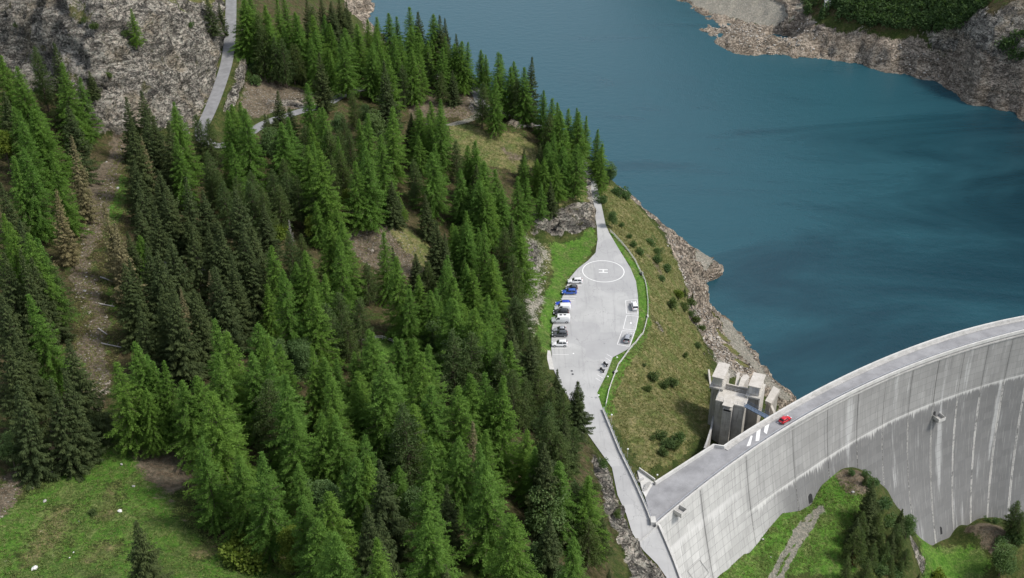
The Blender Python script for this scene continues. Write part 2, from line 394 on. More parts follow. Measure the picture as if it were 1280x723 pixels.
zpoly('floor', [(300, 0), (300, 60), (340, 90), (400, 95), (440, 60), (430, 0)], 5)
zpoly('floor', [(1005, 20), (1080, 34), (1150, 42), (1190, 38), (1240, 0), (1000, -10)], 6)
zpoly('dry', [(745, 232), (790, 250), (832, 300), (855, 350), (885, 450), (885, 545), (805, 598), (758, 512), (772, 462), (812, 400), (800, 335), (765, 290)], 3)
zpoly('dry', [(205, -10), (216, 25), (240, 60), (262, 60), (276, 30), (282, -10)], 6, 1)
zline('dry', [(205, 58), (225, 78), (245, 98)], 2.5, 4, .9)
zline('dry', [(95, 15), (120, 30)], 2.0, 4, .8)
zline('dry', [(20, 30), (45, 20)], 1.6, 4, .8)
zline('dry', [(150, 50), (172, 62)], 2.2, 4, .8)
zline('dry', [(85, 92), (100, 100)], 1.6, 3, .8)
zpoly('dry', [(560, 158), (650, 168), (700, 205), (672, 228), (610, 205), (565, 190)], 3, .9)
zpoly('dry', [(690, 225), (738, 230), (744, 262), (700, 258)], 3)
zpoly('dry', [(465, 268), (500, 275), (560, 330), (566, 352), (520, 325)], 3, .9)
zpoly('dry', [(395, 108), (415, 100), (412, 124), (395, 128)], 3)
zpoly('dry', [(668, 300), (700, 310), (690, 350), (676, 400), (680, 440), (690, 400)], 3, .5)
zpoly('dry', [(30, 665), (60, 630), (100, 625), (90, 670), (60, 710), (15, 723), (5, 700)], 6, .8)
zline('dry', [(130, 640), (140, 610)], 2.0, 4, .7)
zline('dry', [(110, 700), (135, 690)], 2.0, 4, .7)
zline('dry', [(255, 690), (265, 680)], 2.0, 4, .8)
zline('dirt', [(200, 600), (215, 640), (235, 655)], 1.5, 4, .55)
zpoly('lush', [(690, 305), (742, 288), (746, 300), (742, 316), (718, 334), (700, 372), (688, 408), (687, 440), (677, 440), (680, 392), (688, 350)], 2, .75)
zline('lush', [(764, 296), (780, 315), (795, 338), (803, 365), (803, 400), (792, 428), (772, 452), (760, 475), (752, 497), (757, 512)], 2.0, 1.2, 1)
zpoly('lush', [(-30, 650), (50, 605), (110, 545), (180, 535), (215, 560), (200, 600), (240, 660), (320, 690), (400, 735), (-30, 735)], 5, .8)
zline('lush', [(150, 225), (143, 262), (138, 280)], 2.2, 2, .9)
zline('lush', [(140, 345), (138, 400), (135, 440)], 1.6, 2, .6)
zpoly('lush', [(225, 448), (285, 395), (320, 405), (270, 450), (235, 470)], 3, .9)
zpoly('lush', [(440, 447), (455, 431), (480, 424), (492, 430), (488, 447)], 1.5, 1)
zpoly('lush', [(410, 96), (450, 96), (458, 106), (425, 117), (405, 118)], 2, .9)
zline('lush', [(300, 60), (302, 80)], 1.8, 1.5, .9)
zpoly('lush', [(890, 726), (977, 640), (1045, 590), (1070, 610), (1070, 660), (1055, 726)], 4, .9)
zpoly('lush', [(1150, 672), (1200, 680), (1240, 700), (1230, 726), (1160, 726)], 4, .85)
zpoly('dirt', [(300, 95), (345, 98), (398, 116), (392, 128), (345, 143), (315, 150), (296, 130)], 3, .9)
zpoly('dirt', [(440, 266), (468, 270), (500, 315), (530, 345), (500, 348), (470, 345), (440, 318), (432, 290)], 3, 1)
zpoly('dirt', [(575, 92), (600, 108), (604, 130), (590, 148), (545, 148), (515, 150), (525, 105)], 3, .9)
zline('dirt', [(150, 175), (132, 218), (115, 300), (100, 335), (125, 400), (112, 470), (105, 510), (65, 575), (20, 605), (-10, 640)], 2.6, 2.5, .95)
zpoly('dirt', [(165, 545), (235, 545), (245, 600), (215, 620), (175, 580)], 4, .8)
zline('dirt', [(205, 452), (245, 448), (300, 395)], 1.2, 1.5, .8)
zline('dirt', [(800, 305), (808, 318), (822, 332), (830, 350)], .6, 2.5, .6)
zpoly('dirt', [(620, 180), (660, 195), (650, 215), (625, 200)], 3, .6)
zline('dirt', [(795, 700), (815, 720)], 2.2, 2, .8)
zpoly('dirt', [(1200, 668), (1220, 652), (1255, 660), (1262, 685), (1240, 690)], 3, .8)
zline('dirt', [(1062, 600), (1070, 595)], 3, 2, .8)
zpoly('pale', [(655, 288), (672, 296), (690, 315), (682, 345), (672, 398), (656, 420), (648, 385), (655, 340)], 4, .5)
zline('pale', [(105, 390), (122, 440), (125, 500)], 1.6, 3, .3)
zline('pale', [(20, 690), (60, 660)], 3, 4, .35)
zpoly('pale', [(895, 440), (925, 455), (930, 475), (900, 470)], 2, .8)
zline('pale', [(800, 600), (795, 560)], .5, 1, .5)
zpoly('rock', [(-60, -15), (-60, 40), (0, 82), (60, 110), (118, 170), (160, 164), (240, 153), (264, 118), (276, 60), (262, 35), (235, -15)], 3)
zpoly('rock', [(664, 262), (700, 262), (744, 266), (744, 284), (725, 290), (700, 294), (670, 284)], 1.5)
zpoly('rock', [(745, 570), (762, 588), (774, 640), (800, 690), (828, 722), (790, 740), (778, 690), (762, 640), (748, 600)], 1.5, .95)
zline('rock', [(645, 158), (665, 160)], 2.5, 2)
zline('rock', [(590, 128), (592, 140)], 1.5, 2, .8)
zline('rock', [(1112, 618), (1132, 655), (1150, 700)], 1.2, 3, .75)
zline('rock', [(340, 140), (330, 128), (385, 128)], 2, 2.5, .6)
zline('rock', [(660, 330), (668, 310)], 2, 2.5, .7)
zline('rock', [(470, 310), (460, 322)], 1.5, 2.5, .6)
zpoly('rock', [(1195, 45), (1240, 20), (1300, 0), (1300, 160), (1235, 132), (1203, 118)], 5, .9)
ds = seg_dist(vx, vy, ROAD_UP)[0]
for a, b in ((965, 980),):
    for off in (0, 11):
        zline('track', [(958 + off, 735), (978 + off * 1.0, 697), (1000 + off * .9, 662), (1013 + off * .8, 645)], .65, .6, 1)
zpoly('track', [(1008, 640), (1022, 626), (1040, 630), (1038, 646), (1015, 652)], 2.5, .8)
zline('track', None, 1.3, .8, .7, pts=TRAIL)
Z['lush'] *= 1 - np.clip(Z['dry'], 0, 1) * (vy < 230)
Z['floor'][(vy > 560) & (vz > -20) & (vx > 120)] = 1
Z['floor'][(vy > 700)] = 1
zpoly('pale', [(898, 395), (915, 404), (930, 422), (943, 448), (966, 478), (985, 497), (970, 497), (945, 468), (925, 445), (905, 415)], 1.5, 1)
zpoly('pale', [(868, 318), (880, 317), (893, 330), (882, 338), (872, 330)], 1.5, 1)
zpoly('pale', [(845, -12), (872, 12), (905, 22), (940, 30), (975, 34), (1003, 15), (1003, -14)], 4, 1)
Z['rock'] *= 1 - .75 * np.clip(Z['dry'], 0, 1) * (vy < 480)
up_side = ~in_poly(vx, vy, DOWN_POLY)
bankline = np.where(vy > 520, np.where(vx < 40, -30, np.where(vx > 225, -16, -25)), -20.5)
Z['bank'] = np.clip((bankline - vz + WARP * 1.2) / 3.0, 0, 1) * up_side
Z['bank'] = np.where((Z['pale'] > .5) & (vz < -30), np.minimum(Z['bank'], .15), Z['bank'])
for q_, r_ in (((893, 398), 1.3), ((903, 420), 1.3), ((915, 438), 1.4), ((928, 456), 1.4)):
    h_ = hit(*q_); m_ = np.hypot(vx - h_[0], vy - h_[1]) < r_ * 2.2; Z['dry'][m_] = 1; Z['bank'][m_] = .1; Z['pale'][m_] = 0
gy_, gx_ = np.gradient(ZZ, GY, GX)
slope = np.hypot(gx_, gy_).ravel()
Z['rock'] = np.maximum(Z['rock'], np.clip((slope - 1.15) * 2, 0, 1) * up_side * (Z['bank'] < .5))
for k in ('rock', 'bank'):
    Z[k] = np.where(seg_dist(vx, vy, ASPH + ASPH[:1])[0] < .6, 0, Z[k])
inasph = in_poly(vx, vy, ASPH)
# relief: stony faces broken up along their normals, soil a little uneven
nrm = np.stack([-gx_.ravel(), -gy_.ravel(), np.ones(len(vx))], 1); nrm /= np.linalg.norm(nrm, axis=1)[:, None]
disp = wnoise(vx, vy, .9, 8) * .10 + wnoise(vx, vy, .35, 9) * .16
far_ = vy > 480
rk = np.maximum(Z['rock'], Z['bank'] * .75)
sel = np.where((rk > .05) & (vz > -44) & (np.abs(vx) < 360) & (vy < 800))[0]
rd = np.zeros(len(vx))
for i in sel:
    p = Vector((vx[i], vy[i], vz[i]))
    q = Vector((p.x * .10 + p.z * .05, p.y * .10, p.z * .2))
    a = mnoise.ridged_multi_fractal(q, .9, 2.1, 5, 1.0, 2.0, noise_basis='PERLIN_ORIGINAL') - 1.0
    c = mnoise.noise(p * .45) + .5 * mnoise.noise(p * 1.1)
    b = mnoise.noise(p * .055) * 3.4 + abs(mnoise.noise(p * .16)) * 2.6
    st_ = (p.z + .45 * p.x + .25 * p.y + 3.5 * mnoise.noise(p * .09)) / 4.2
    rd[i] = (a * 1.5 + c * .7 + b + ((st_ % 1.0) - .5) * 2.4 * (.5 + mnoise.noise(p * .07))) * rk[i]
flat = np.clip(seg_dist(vx, vy, ASPH + ASPH[:1])[0] / 3, 0, 1) * np.clip((ds - 2.4) / 2, 0, 1)
flat = np.where(inasph, 0, flat)
rd = np.where(Z['bank'] > .3, rd * .7, rd)
disp = (disp * (1 + 1.5 * far_) + rd) * flat
DV = np.stack([vx, vy, vz], 1) + nrm * disp[:, None]
idx = np.arange(NX * NY).reshape(NY, NX)
Q = np.stack([idx[:-1, :-1], idx[:-1, 1:], idx[1:, 1:], idx[1:, :-1]], -1).reshape(-1, 4)
keep = vz[Q].max(1) > -47
keep |= ~up_side[Q].all(1)
Q = Q[keep]
used = np.unique(Q); remap = np.full(NX * NY, -1); remap[used] = np.arange(len(used)); Q = remap[Q]
def big_mesh(name, V, Q, mat):
    me = bpy.data.meshes.new(name); nq = len(Q); k = Q.shape[1]
    me.vertices.add(len(V)); me.vertices.foreach_set('co', np.ascontiguousarray(V, np.float32).ravel())
    me.loops.add(nq * k); me.loops.foreach_set('vertex_index', np.ascontiguousarray(Q, np.int32).ravel())
    me.polygons.add(nq); me.polygons.foreach_set('loop_start', np.arange(0, nq * k, k, dtype=np.int32))
    me.update(calc_edges=True); me.validate()
    me.materials.append(mat)
    return me
def vcol(me, name, rgba):
    a = me.color_attributes.new(name, 'FLOAT_COLOR', 'POINT')
    a.data.foreach_set('color', np.ascontiguousarray(rgba, np.float32).ravel())

# ---- ground material
g = NT('ground')
pos = g.pos()
A = g.n('VertexColor', 0, {'layer_name': 'zone_a'}); B = g.n('VertexColor', 0, {'layer_name': 'zone_b'})
sa = g.t.nodes.new('ShaderNodeSeparateColor'); g.t.links.new(A, sa.inputs[0])
sb = g.t.nodes.new('ShaderNodeSeparateColor'); g.t.links.new(B, sb.inputs[0])
aA = g.n('VertexColor', 1, {'layer_name': 'zone_a'}); aB = g.n('VertexColor', 1, {'layer_name': 'zone_b'})
m_rock, m_dirt, m_pale, m_lush = sa.outputs[0], sa.outputs[1], sa.outputs[2], aA
m_dry, m_bank, m_floor, m_track = sb.outputs[0], sb.outputs[1], sb.outputs[2], aB
n1 = g.noise(pos, .09, 5, .6); n2 = g.noise(pos, .6, 6, .65); n3 = g.noise(pos, 2.8, 4, .7); n4 = g.noise(pos, .25, 6, .65, .6); n5 = g.noise(pos, 1.3, 9, .75); n6 = g.noise(pos, 4.5, 5, .75)
grass = g.mix(g.ss(n2, .3, .7), (.045, .075, .016), (.085, .105, .03))
grass = g.mix(g.ss(n4, .45, .7), grass, (.12, .115, .045))
lush = g.mix(g.ss(n2, .3, .7), (.078, .20, .022), (.145, .265, .048))
lush = g.mix(g.math('MULTIPLY', g.ss(n4, .47, .64), .5), lush, g.mix(g.ss(n5, .4, .6), (.13, .135, .05), (.25, .225, .12)))
lush = g.mix(g.math('MULTIPLY', g.ss(n1, .52, .62), .5), lush, (.085, .13, .035))
floor = g.mix(g.ss(n2, .35, .65), (.06, .06, .022), (.125, .10, .055))
floor = g.mix(g.ss(n4, .5, .62), floor, (.075, .11, .028))
dry = g.mix(g.ss(n2, .3, .7), (.15, .165, .055), (.30, .26, .13))
dry = g.mix(g.math('MULTIPLY', g.ss(n4, .44, .62), .8), dry, (.12, .165, .045))
dirt = g.mix(g.ss(n2, .3, .7), (.13, .10, .07), (.24, .20, .15))
dirt = g.mix(g.ss(n3, .62, .7), dirt, (.36, .34, .31))
pale = g.mix(g.ss(n3, .35, .65), (.28, .26, .22), (.48, .455, .41))
# layered rock
wv = g.n('TexNoise', 0, Vector=g.scaled(pos, (.35, .35, .9)), Scale=.8, Detail=8, Roughness=.7, Distortion=.8)
vor = g.n('TexVoronoi', 0, {'feature': 'DISTANCE_TO_EDGE'}, Vector=g.n('VectorMath', 0, {'operation': 'ADD'}, i0=g.scaled(pos, (.5, .5, 1.0)), i1=g.scaled(g.noise(pos, .5, 4, out=1), (1.6, 1.6, 1.6))), Scale=.55)
st = g.n('TexNoise', 0, Vector=g.scaled(pos, (.22, .3, .75)), Scale=.34, Detail=10, Roughness=.70, Distortion=1.4)
fine = g.noise(pos, 1.7, 7, .72, .4)
mixn = g.math('ADD', g.math('MULTIPLY', st, .62), g.math('MULTIPLY', fine, .38))
crack = g.math('MULTIPLY', g.ss(g.math('ABSOLUTE', g.math('SUBTRACT', wv, .5)), .03, .004), .9)
rock = g.mix(g.ss(mixn, .43, .57), (.14, .13, .12), (.58, .535, .475))
rock = g.mix(g.math('MULTIPLY', g.ss(n1, .52, .66), .7), rock, (.38, .32, .24))
rock = g.mix(crack, rock, (.07, .065, .06))
rock = g.mix(g.math('MULTIPLY', g.ss(n4, .60, .68), .75), rock, (.13, .13, .05))
bank = g.mix(g.ss(mixn, .38, .60), (.25, .20, .155), (.66, .565, .48))
bank = g.mix(g.math('MULTIPLY', g.ss(n1, .5, .60), .45), bank, g.mix(g.ss(mixn, .42, .6), (.13, .115, .10), (.30, .265, .23)))
bank = g.mix(crack, bank, (.09, .08, .07))
track = g.mix(n3, (.26, .25, .21), (.36, .34, .30))
def fuzz(m, lo=.3, hi=.62):
    """break a zone's edge up with noise"""
    return g.ss(g.math('ADD', m, g.math('ADD', g.math('MULTIPLY', g.math('SUBTRACT', n5, .5), 1.3), g.math('MULTIPLY', g.math('SUBTRACT', n4, .5), 1.2))), lo, hi)
c = grass
for m, col in ((m_floor, floor), (m_dry, dry), (m_lush, lush), (m_dirt, dirt), (m_pale, pale)): c = g.mix(fuzz(m), c, col)
c = g.mix(fuzz(m_rock, .35, .55), c, rock)
c = g.mix(fuzz(m_bank, .3, .6), c, bank)
c = g.mix(g.ss(g.math('ADD', m_track, g.math('MULTIPLY', g.math('SUBTRACT', n5, .5), .5)), .2, .45), c, track)
soft = g.math('SUBTRACT', 1.0, g.math('MAXIMUM', m_rock, m_bank), clamp=True)
c = g.mix(g.math('MULTIPLY', g.ss(n5, .40, .66), .62), g.mix(1.0, c, (.62, .66, .62), 'MULTIPLY'), g.mix(1.0, c, (1.55, 1.42, 1.35), 'MULTIPLY'))
c = g.mix(g.math('MULTIPLY', g.ss(n6, .60, .74), g.math('MULTIPLY', soft, .35)), c, (.30, .28, .17))
c = g.mix(g.math('MULTIPLY', g.ss(n6, .42, .30), g.math('MULTIPLY', soft, .35)), c, (.03, .04, .012))
g.p(Base_Color=c, Roughness=.95, Specular_IOR_Level=.15)
hard = g.math('MAXIMUM', m_rock, m_bank)
hgt = g.math('ADD', g.math('MULTIPLY', g.math('ADD', mixn, g.math('MULTIPLY', crack, -.4)), g.math('MULTIPLY', hard, 2.6)), g.math('ADD', g.math('MULTIPLY', n3, .6), g.math('MULTIPLY', n5, .9)))
g.p(Normal=g.bump(hgt, 1.0, .8))
me = big_mesh('terrain', DV[used], Q, g.m)
ua = np.stack([Z['rock'], Z['dirt'], Z['pale'], Z['lush']], 1)[used]; ub = np.stack([Z['dry'], Z['bank'], Z['floor'], Z['track']], 1)[used]
vcol(me, 'zone_a', ua); vcol(me, 'zone_b', ub)
me.polygons.foreach_set('use_smooth', np.ones(len(me.polygons), bool))
terrain = tag(obj('terrain', me), 'wooded mountainside, meadows and lake banks', None, None, 'structure')

# ------------------------------------------------------------------ lake
w = NT('lake_water'); pos = w.pos()
wv1 = w.noise(w.scaled(pos, (1, 1.6, 1)), .22, 4, .6); wv2 = w.noise(w.scaled(pos, (1.4, .8, 1)), .9, 3, .6)
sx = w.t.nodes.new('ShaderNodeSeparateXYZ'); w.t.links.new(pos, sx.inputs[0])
refl_grad = w.math('ADD', w.math('MULTIPLY', sx.outputs[1], .0012), w.math('MULTIPLY', sx.outputs[0], -.0016))  # sky-reflection falloff painted into the water colour: paler far off and left
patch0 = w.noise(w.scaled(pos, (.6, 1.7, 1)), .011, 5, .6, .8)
patch = w.math('ADD', patch0, w.math('MULTIPLY', w.math('SUBTRACT', refl_grad, .28), .55))
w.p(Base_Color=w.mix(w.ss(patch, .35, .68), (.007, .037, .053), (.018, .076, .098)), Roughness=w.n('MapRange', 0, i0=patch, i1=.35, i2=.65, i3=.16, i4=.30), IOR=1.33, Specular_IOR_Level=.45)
w.p(Normal=w.bump(w.math('ADD', wv1, w.math('MULTIPLY', wv2, .5)), .35, .5))
lx = [-700, 900]; ly = [120, 1500]
# the lake reaches only to the dam's upstream face
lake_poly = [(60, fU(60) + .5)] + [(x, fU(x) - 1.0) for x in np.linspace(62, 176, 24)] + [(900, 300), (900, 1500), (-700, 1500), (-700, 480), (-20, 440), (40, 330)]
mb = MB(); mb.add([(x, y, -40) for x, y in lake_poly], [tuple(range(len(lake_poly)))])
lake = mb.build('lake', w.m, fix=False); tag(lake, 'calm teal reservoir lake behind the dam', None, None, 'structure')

# ------------------------------------------------------------------ asphalt and markings
a = NT('asphalt'); pos = a.pos()
an = a.noise(pos, .12, 5, .6); an2 = a.noise(pos, 6, 3, .7); an3 = a.noise(a.scaled(pos, (1, .25, 1)), .9, 4, .6)
crk = a.n('TexVoronoi', 0, {'feature': 'DISTANCE_TO_EDGE'}, Vector=a.n('VectorMath', 0, {'operation': 'ADD'}, i0=pos, i1=a.scaled(a.noise(pos, .35, 3, out=1), (5, 5, 5))), Scale=.09)
ac = a.mix(a.ss(an, .3, .7), (.35, .35, .345), (.425, .425, .415))
ac = a.mix(a.math('MULTIPLY', a.ss(an3, .55, .75), .35), ac, (.27, .27, .275))
ac = a.mix(a.math('MULTIPLY', a.ss(an2, .55, .8), .25), ac, (.24, .24, .24))
cell = a.n('TexVoronoi', 1, {'feature': 'F1', 'distance': 'CHEBYCHEV'}, Vector=a.n('VectorMath', 0, {'operation': 'ADD'}, i0=pos, i1=a.scaled(a.noise(pos, .2, 2, out=1), (2, 2, 2))), Scale=.075)
cs = a.t.nodes.new('ShaderNodeSeparateColor'); a.t.links.new(cell, cs.inputs[0])
ac = a.mix(a.math('MULTIPLY', a.ss(cs.outputs[0], .6, .66), .35), ac, (.30, .30, .305))
tyre = a.noise(a.scaled(pos, (1.1, .06, 1)), 1.0, 4, .6, .3)
ac = a.mix(a.math('MULTIPLY', a.ss(tyre, .54, .68), .28), ac, (.22, .22, .22))
oil = a.noise(pos, .75, 3, .5)
ac = a.mix(a.math('MULTIPLY', a.ss(oil, .70, .78), .5), ac, (.16, .16, .16))
ac = a.mix(a.math('MULTIPLY', a.ss(crk, .004, .0015), .6), ac, (.14, .14, .14))
a.p(Base_Color=ac, Roughness=.9, Normal=a.bump(an2, .2, .02))
M_ASPH = a.m
M_PAINT = plain('white_road_paint', (.72, .72, .70), .7, 0, .08, 6)
def flat_poly(name, pts, z, mat, parent=None):
    pv = [Vector((p[0], p[1], 0)) for p in pts]
    tris = tessellate_polygon([pv]); fs = []
    for t in tris:
        a_, b_, c_ = (pv[i] for i in t)
        fs.append(tuple(t) if (b_ - a_).cross(c_ - a_).z > 0 else tuple(t)[::-1])
    me = mesh_np(name, [(p[0], p[1], z) for p in pts], fs, mat)
    return obj(name, me, parent)
carpark = tag(flat_poly('car_park', ASPH, .02, M_ASPH), 'pale grey asphalt car park running into the dam road', None, None, 'structure')
def ribbon(name, line, half, dz, mat, kind='structure', label=None):
    mb = MB(); n = len(line); vs = []
    for i, p in enumerate(line):
        t = (line[min(i + 1, n - 1)] - line[max(i - 1, 0)])[:2]; t /= np.linalg.norm(t); nn = np.array([-t[1], t[0]])
        for s in (-half, half): vs.append((p[0] + nn[0] * s, p[1] + nn[1] * s, p[2] + dz))
    mb.add(vs, [(2 * i, 2 * i + 2, 2 * i + 3, 2 * i + 1)[::-1] for i in range(n - 1)])
    return tag(mb.build(name, mat, fix=False), label, None, None, kind)
M_ROAD = plain('old_asphalt', (.20, .20, .20), .92, 0, .16, .5)
rd_o = ribbon('mountain_road', ROAD_UP, 2.0, .03, M_ROAD, label='narrow grey mountain road winding up past the cliff')
bmx = bmesh.new(); bmx.from_mesh(rd_o.data); 
for f in bmx.faces:
    if f.normal.z < 0: f.normal_flip()
bmx.to_mesh(rd_o.data); bmx.free()
ZM = .032
def mark(pts_px=None, pts=None, name='painted_line', parent=carpark):
    q = pts if pts is not None else [P(x, y, ZM) for x, y in pts_px]
    return flat_poly(name, q, ZM, M_PAINT, parent)
def stripe(p, q, wd=.14, name='painted_line'):
    p = np.array(p[:2]); q = np.array(q[:2]); t = (q - p) / np.linalg.norm(q - p); n = np.array([-t[1], t[0]]) * wd / 2
    return mark(pts=[p - n, q - n, q + n, p + n], name=name)
hc = P(754.2, 339.3, 0); HR = 6.45
mb = MB(); ns = 56; vs = []
for k in range(ns):
    c_, s_ = math.cos(2 * math.pi * k / ns), math.sin(2 * math.pi * k / ns)
    vs += [(hc[0] + c_ * (HR - .14), hc[1] + s_ * (HR - .14), ZM), (hc[0] + c_ * (HR + .14), hc[1] + s_ * (HR + .14), ZM)]
mb.add(vs, [(2 * k, 2 * k + 1, (2 * k + 3) % (2 * ns), (2 * k + 2) % (2 * ns)) for k in range(ns)])
mb.build('helipad_circle', M_PAINT, carpark, fix=False)
mb = MB(); hr = -.06
for x0, x1, y0, y1, zz in ((-1.4, 1.4, .62, 1.02, 0), (-1.4, 1.4, -1.02, -.62, 0), (-.24, .24, -.62, .62, 0)):
    q = [(hc[0] + x * math.cos(hr) - y * math.sin(hr), hc[1] + .1 + x * math.sin(hr) + y * math.cos(hr), ZM) for x, y in ((x0, y0), (x1, y0), (x1, y1), (x0, y1))]
    mb.add(q, [(0, 1, 2, 3)])
mb.build('helipad_letter', M_PAINT, carpark, fix=False)
# bay lines on the left, boxes on the right, motorcycle bays
for y, x0, x1 in ((370.5, 702.5, 721), (373.3, 701, 719), (376, 699.5, 718), (407.5, 690.5, 708), (422.7, 690, 708), (435.5, 690, 708.5), (443.2, 691, 711), (357.3, 710, 727), (364.3, 707, 724), (395, 694.5, 711)):
    stripe(P(x0, y, 0), P(x1, y + .3, 0), .13)
def boxmark(c4):
    w4 = [P(x, y, 0) for x, y in c4]
    for i in range(4): stripe(w4[i], w4[(i + 1) % 4], .16)
boxmark([(782, 376), (796.6, 374.5), (797.4, 393), (783, 392.2)])
boxmark([(783.2, 394.5), (798, 395.6), (794.5, 413), (779, 411.3)])
boxmark([(777.6, 413.8), (793.5, 414.6), (786.8, 433.5), (771.5, 430.8)])
mark([(787.5, 403), (789.5, 402.9), (789.7, 405), (787.7, 405.1)], name='painted_symbol')
for k in range(8):
    x0 = 765.3 - k * 2.0; y0 = 447.2 + k * 4.25
    stripe(P(x0 - 6.6, y0 - 4.0, 0), P(x0, y0, 0), .13)
mark([(715.5, 442), (717, 441.2), (718, 442.4), (716.8, 443)], name='painted_symbol')

# ------------------------------------------------------------------ concrete materials
def concrete(name, lo=(.30, .295, .28), hi=(.44, .43, .41), streak=.4):
    t = NT(name); pos = t.pos()
    n_a = t.noise(pos, .5, 6, .65); n_b = t.noise(t.scaled(pos, (2.2, 2.2, .22)), 1.0, 5, .6); n_c = t.noise(pos, 5, 3, .7)
    c = t.mix(t.ss(n_a, .3, .7), lo, hi)
    c = t.mix(t.math('MULTIPLY', t.ss(n_b, .5, .72), streak), c, tuple(x * .45 for x in lo))
    t.p(Base_Color=c, Roughness=.92, Normal=t.bump(t.math('ADD', n_a, t.math('MULTIPLY', n_c, .3)), .25, .06))
    return t.m
M_CONC = concrete('weathered_concrete'); M_CONC_L = concrete('pale_concrete', (.46, .45, .42), (.58, .57, .54), .25); M_CONC_D = concrete('dark_concrete', (.20, .198, .19), (.31, .305, .29), .5)
M_STEEL = plain('galvanised_steel', (.55, .56, .57), .4, .6, .1, 3)
M_DARK = plain('dark_opening', (.015, .015, .016), .8)
M_BLACK = plain('black_plastic', (.02, .02, .022), .5)
M_WHITE = plain('white_enamel', (.78, .78, .77), .4)
M_WOOD = plain('weathered_wood', (.42, .40, .36), .85, 0, .25, 4)
M_BLUE = plain('blue_painted_steel', (.11, .15, .21), .5, .3)
# dam face: UV = metres along the crest, metres below the parapet top
d = NT('dam_concrete')
uvn = d.n('UVMap', 0); sp = d.t.nodes.new('ShaderNodeSeparateXYZ'); d.t.links.new(uvn, sp.inputs[0]); U_, V_ = sp.outputs[0], sp.outputs[1]
pos = d.pos()
cA = d.noise(uvn, .11, 6, .6); cB = d.noise(d.scaled(uvn, (.75, .05, 1)), 1.0, 6, .65); cC = d.noise(d.scaled(uvn, (.22, .02, 1)), 1.0, 5, .6); cD = d.noise(uvn, 1.6, 5, .7)
base = d.mix(d.ss(cA, .3, .7), (.42, .415, .395), (.53, .525, .50))
right = d.ss(U_, 18, 75)                      # the part towards mid-dam is the more weathered one
base = d.mix(d.math('MULTIPLY', right, .75), base, (.21, .207, .198))
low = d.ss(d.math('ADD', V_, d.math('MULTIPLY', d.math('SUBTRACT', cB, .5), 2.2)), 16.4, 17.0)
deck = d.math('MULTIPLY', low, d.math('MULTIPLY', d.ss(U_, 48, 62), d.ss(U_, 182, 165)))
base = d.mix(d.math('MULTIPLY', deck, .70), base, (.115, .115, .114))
far_r = d.ss(U_, 150, 185)
base = d.mix(d.math('MULTIPLY', far_r, .6), base, (.40, .395, .38))
base = d.mix(d.math('MULTIPLY', d.ss(cB, .50, .70), .42), base, (.16, .16, .16))          # dark run-off streaks
base = d.mix(d.math('MULTIPLY', d.math('MULTIPLY', d.ss(cC, .56, .66), right), .6), base, (.50, .50, .485))
base = d.mix(d.math('MULTIPLY', d.ss(cD, .5, .8), .2), base, (.22, .22, .22))
# formwork panels
br = d.n('TexBrick', 1, {'offset': 0.0, 'offset_frequency': 2}, Vector=uvn, Scale=1.0, Mortar_Size=.05, Mortar_Smooth=.4, Brick_Width=3.1, Row_Height=2.2)
brc = d.n('TexBrick', 0, {'offset': 0.0, 'offset_frequency': 2}, Vector=uvn, Scale=1.0, Mortar_Size=.0, Brick_Width=3.1, Row_Height=2.2, Color1=(.72, .72, .72), Color2=(1.0, 1.0, 1.0), Bias=0.0)
base = d.mix(.5, base, d.mix(1.0, base, brc, 'MULTIPLY'))
base = d.mix(d.math('MULTIPLY', br, d.math('MULTIPLY', d.ss(cA, .2, .5), .8)), base, (.13, .13, .13))
# lime bleeding from the lift joint about 16 m down and from the one about 9 m down near the abutment
def leak(level, umin, umax, run):
    dv = d.math('SUBTRACT', V_, level)
    fing = d.math('MULTIPLY', d.noise(d.scaled(uvn, (1.5, .0, 1)), 1.0, 5, .8), d.math('ADD', .45, d.noise(d.scaled(uvn, (.12, 0, 1)), 1.0, 3, .6)))
    ext = d.math('MULTIPLY', d.math('POWER', d.math('SUBTRACT', fing, .28, clamp=True), 2.2), run)
    m = d.math('MULTIPLY', d.ss(dv, -.15, .1), d.math('SUBTRACT', 1.0, d.ss(d.math('SUBTRACT', dv, ext), -.6, .5)))
    return d.math('MULTIPLY', m, d.math('MULTIPLY', d.ss(U_, umin - 3, umin + 3), d.ss(U_, umax + 3, umax - 3)))
base = d.mix(d.math('MULTIPLY', leak(16.2, 42, 168, 30.0), .62), base, (.62, .61, .58))
base = d.mix(d.math('MULTIPLY', leak(8.6, 2, 40, 60.0), .5), base, (.60, .59, .57))
# lime along the block joints (distance to joint is stored per vertex)
jd = d.n('Attribute', 2, {'attribute_name': 'joint'})
jw = d.math('MULTIPLY', d.math('ADD', .10, d.math('MULTIPLY', d.ss(U_, 90, 160), .5)), d.math('ADD', .15, d.math('MULTIPLY', d.noise(d.scaled(uvn, (.05, .09, 1)), 1.0, 4, .7), 1.5)))
jn = d.math('MULTIPLY', d.ss(d.noise(d.scaled(uvn, (.2, .35, 1)), 1.0, 4, .7), .36, .5), d.ss(V_, 15, 20))
jl = d.math('MULTIPLY', d.ss(d.math('DIVIDE', d.math('ADD', jd, d.math('MULTIPLY', d.math('SUBTRACT', cD, .5), .9)), jw), 1.3, .5), jn)
base = d.mix(d.math('MULTIPLY', jl, .72), base, (.62, .60, .56))
dk = d.math('MULTIPLY', d.ss(d.math('ADD', jd, d.math('MULTIPLY', d.math('SUBTRACT', cB, .5), 3.0)), 1.2, .0), d.ss(cC, .4, .6))
base = d.mix(d.math('MULTIPLY', dk, .35), base, (.12, .12, .115))
cE = d.noise(d.scaled(uvn, (2.4, .10, 1)), 1.0, 5, .7)
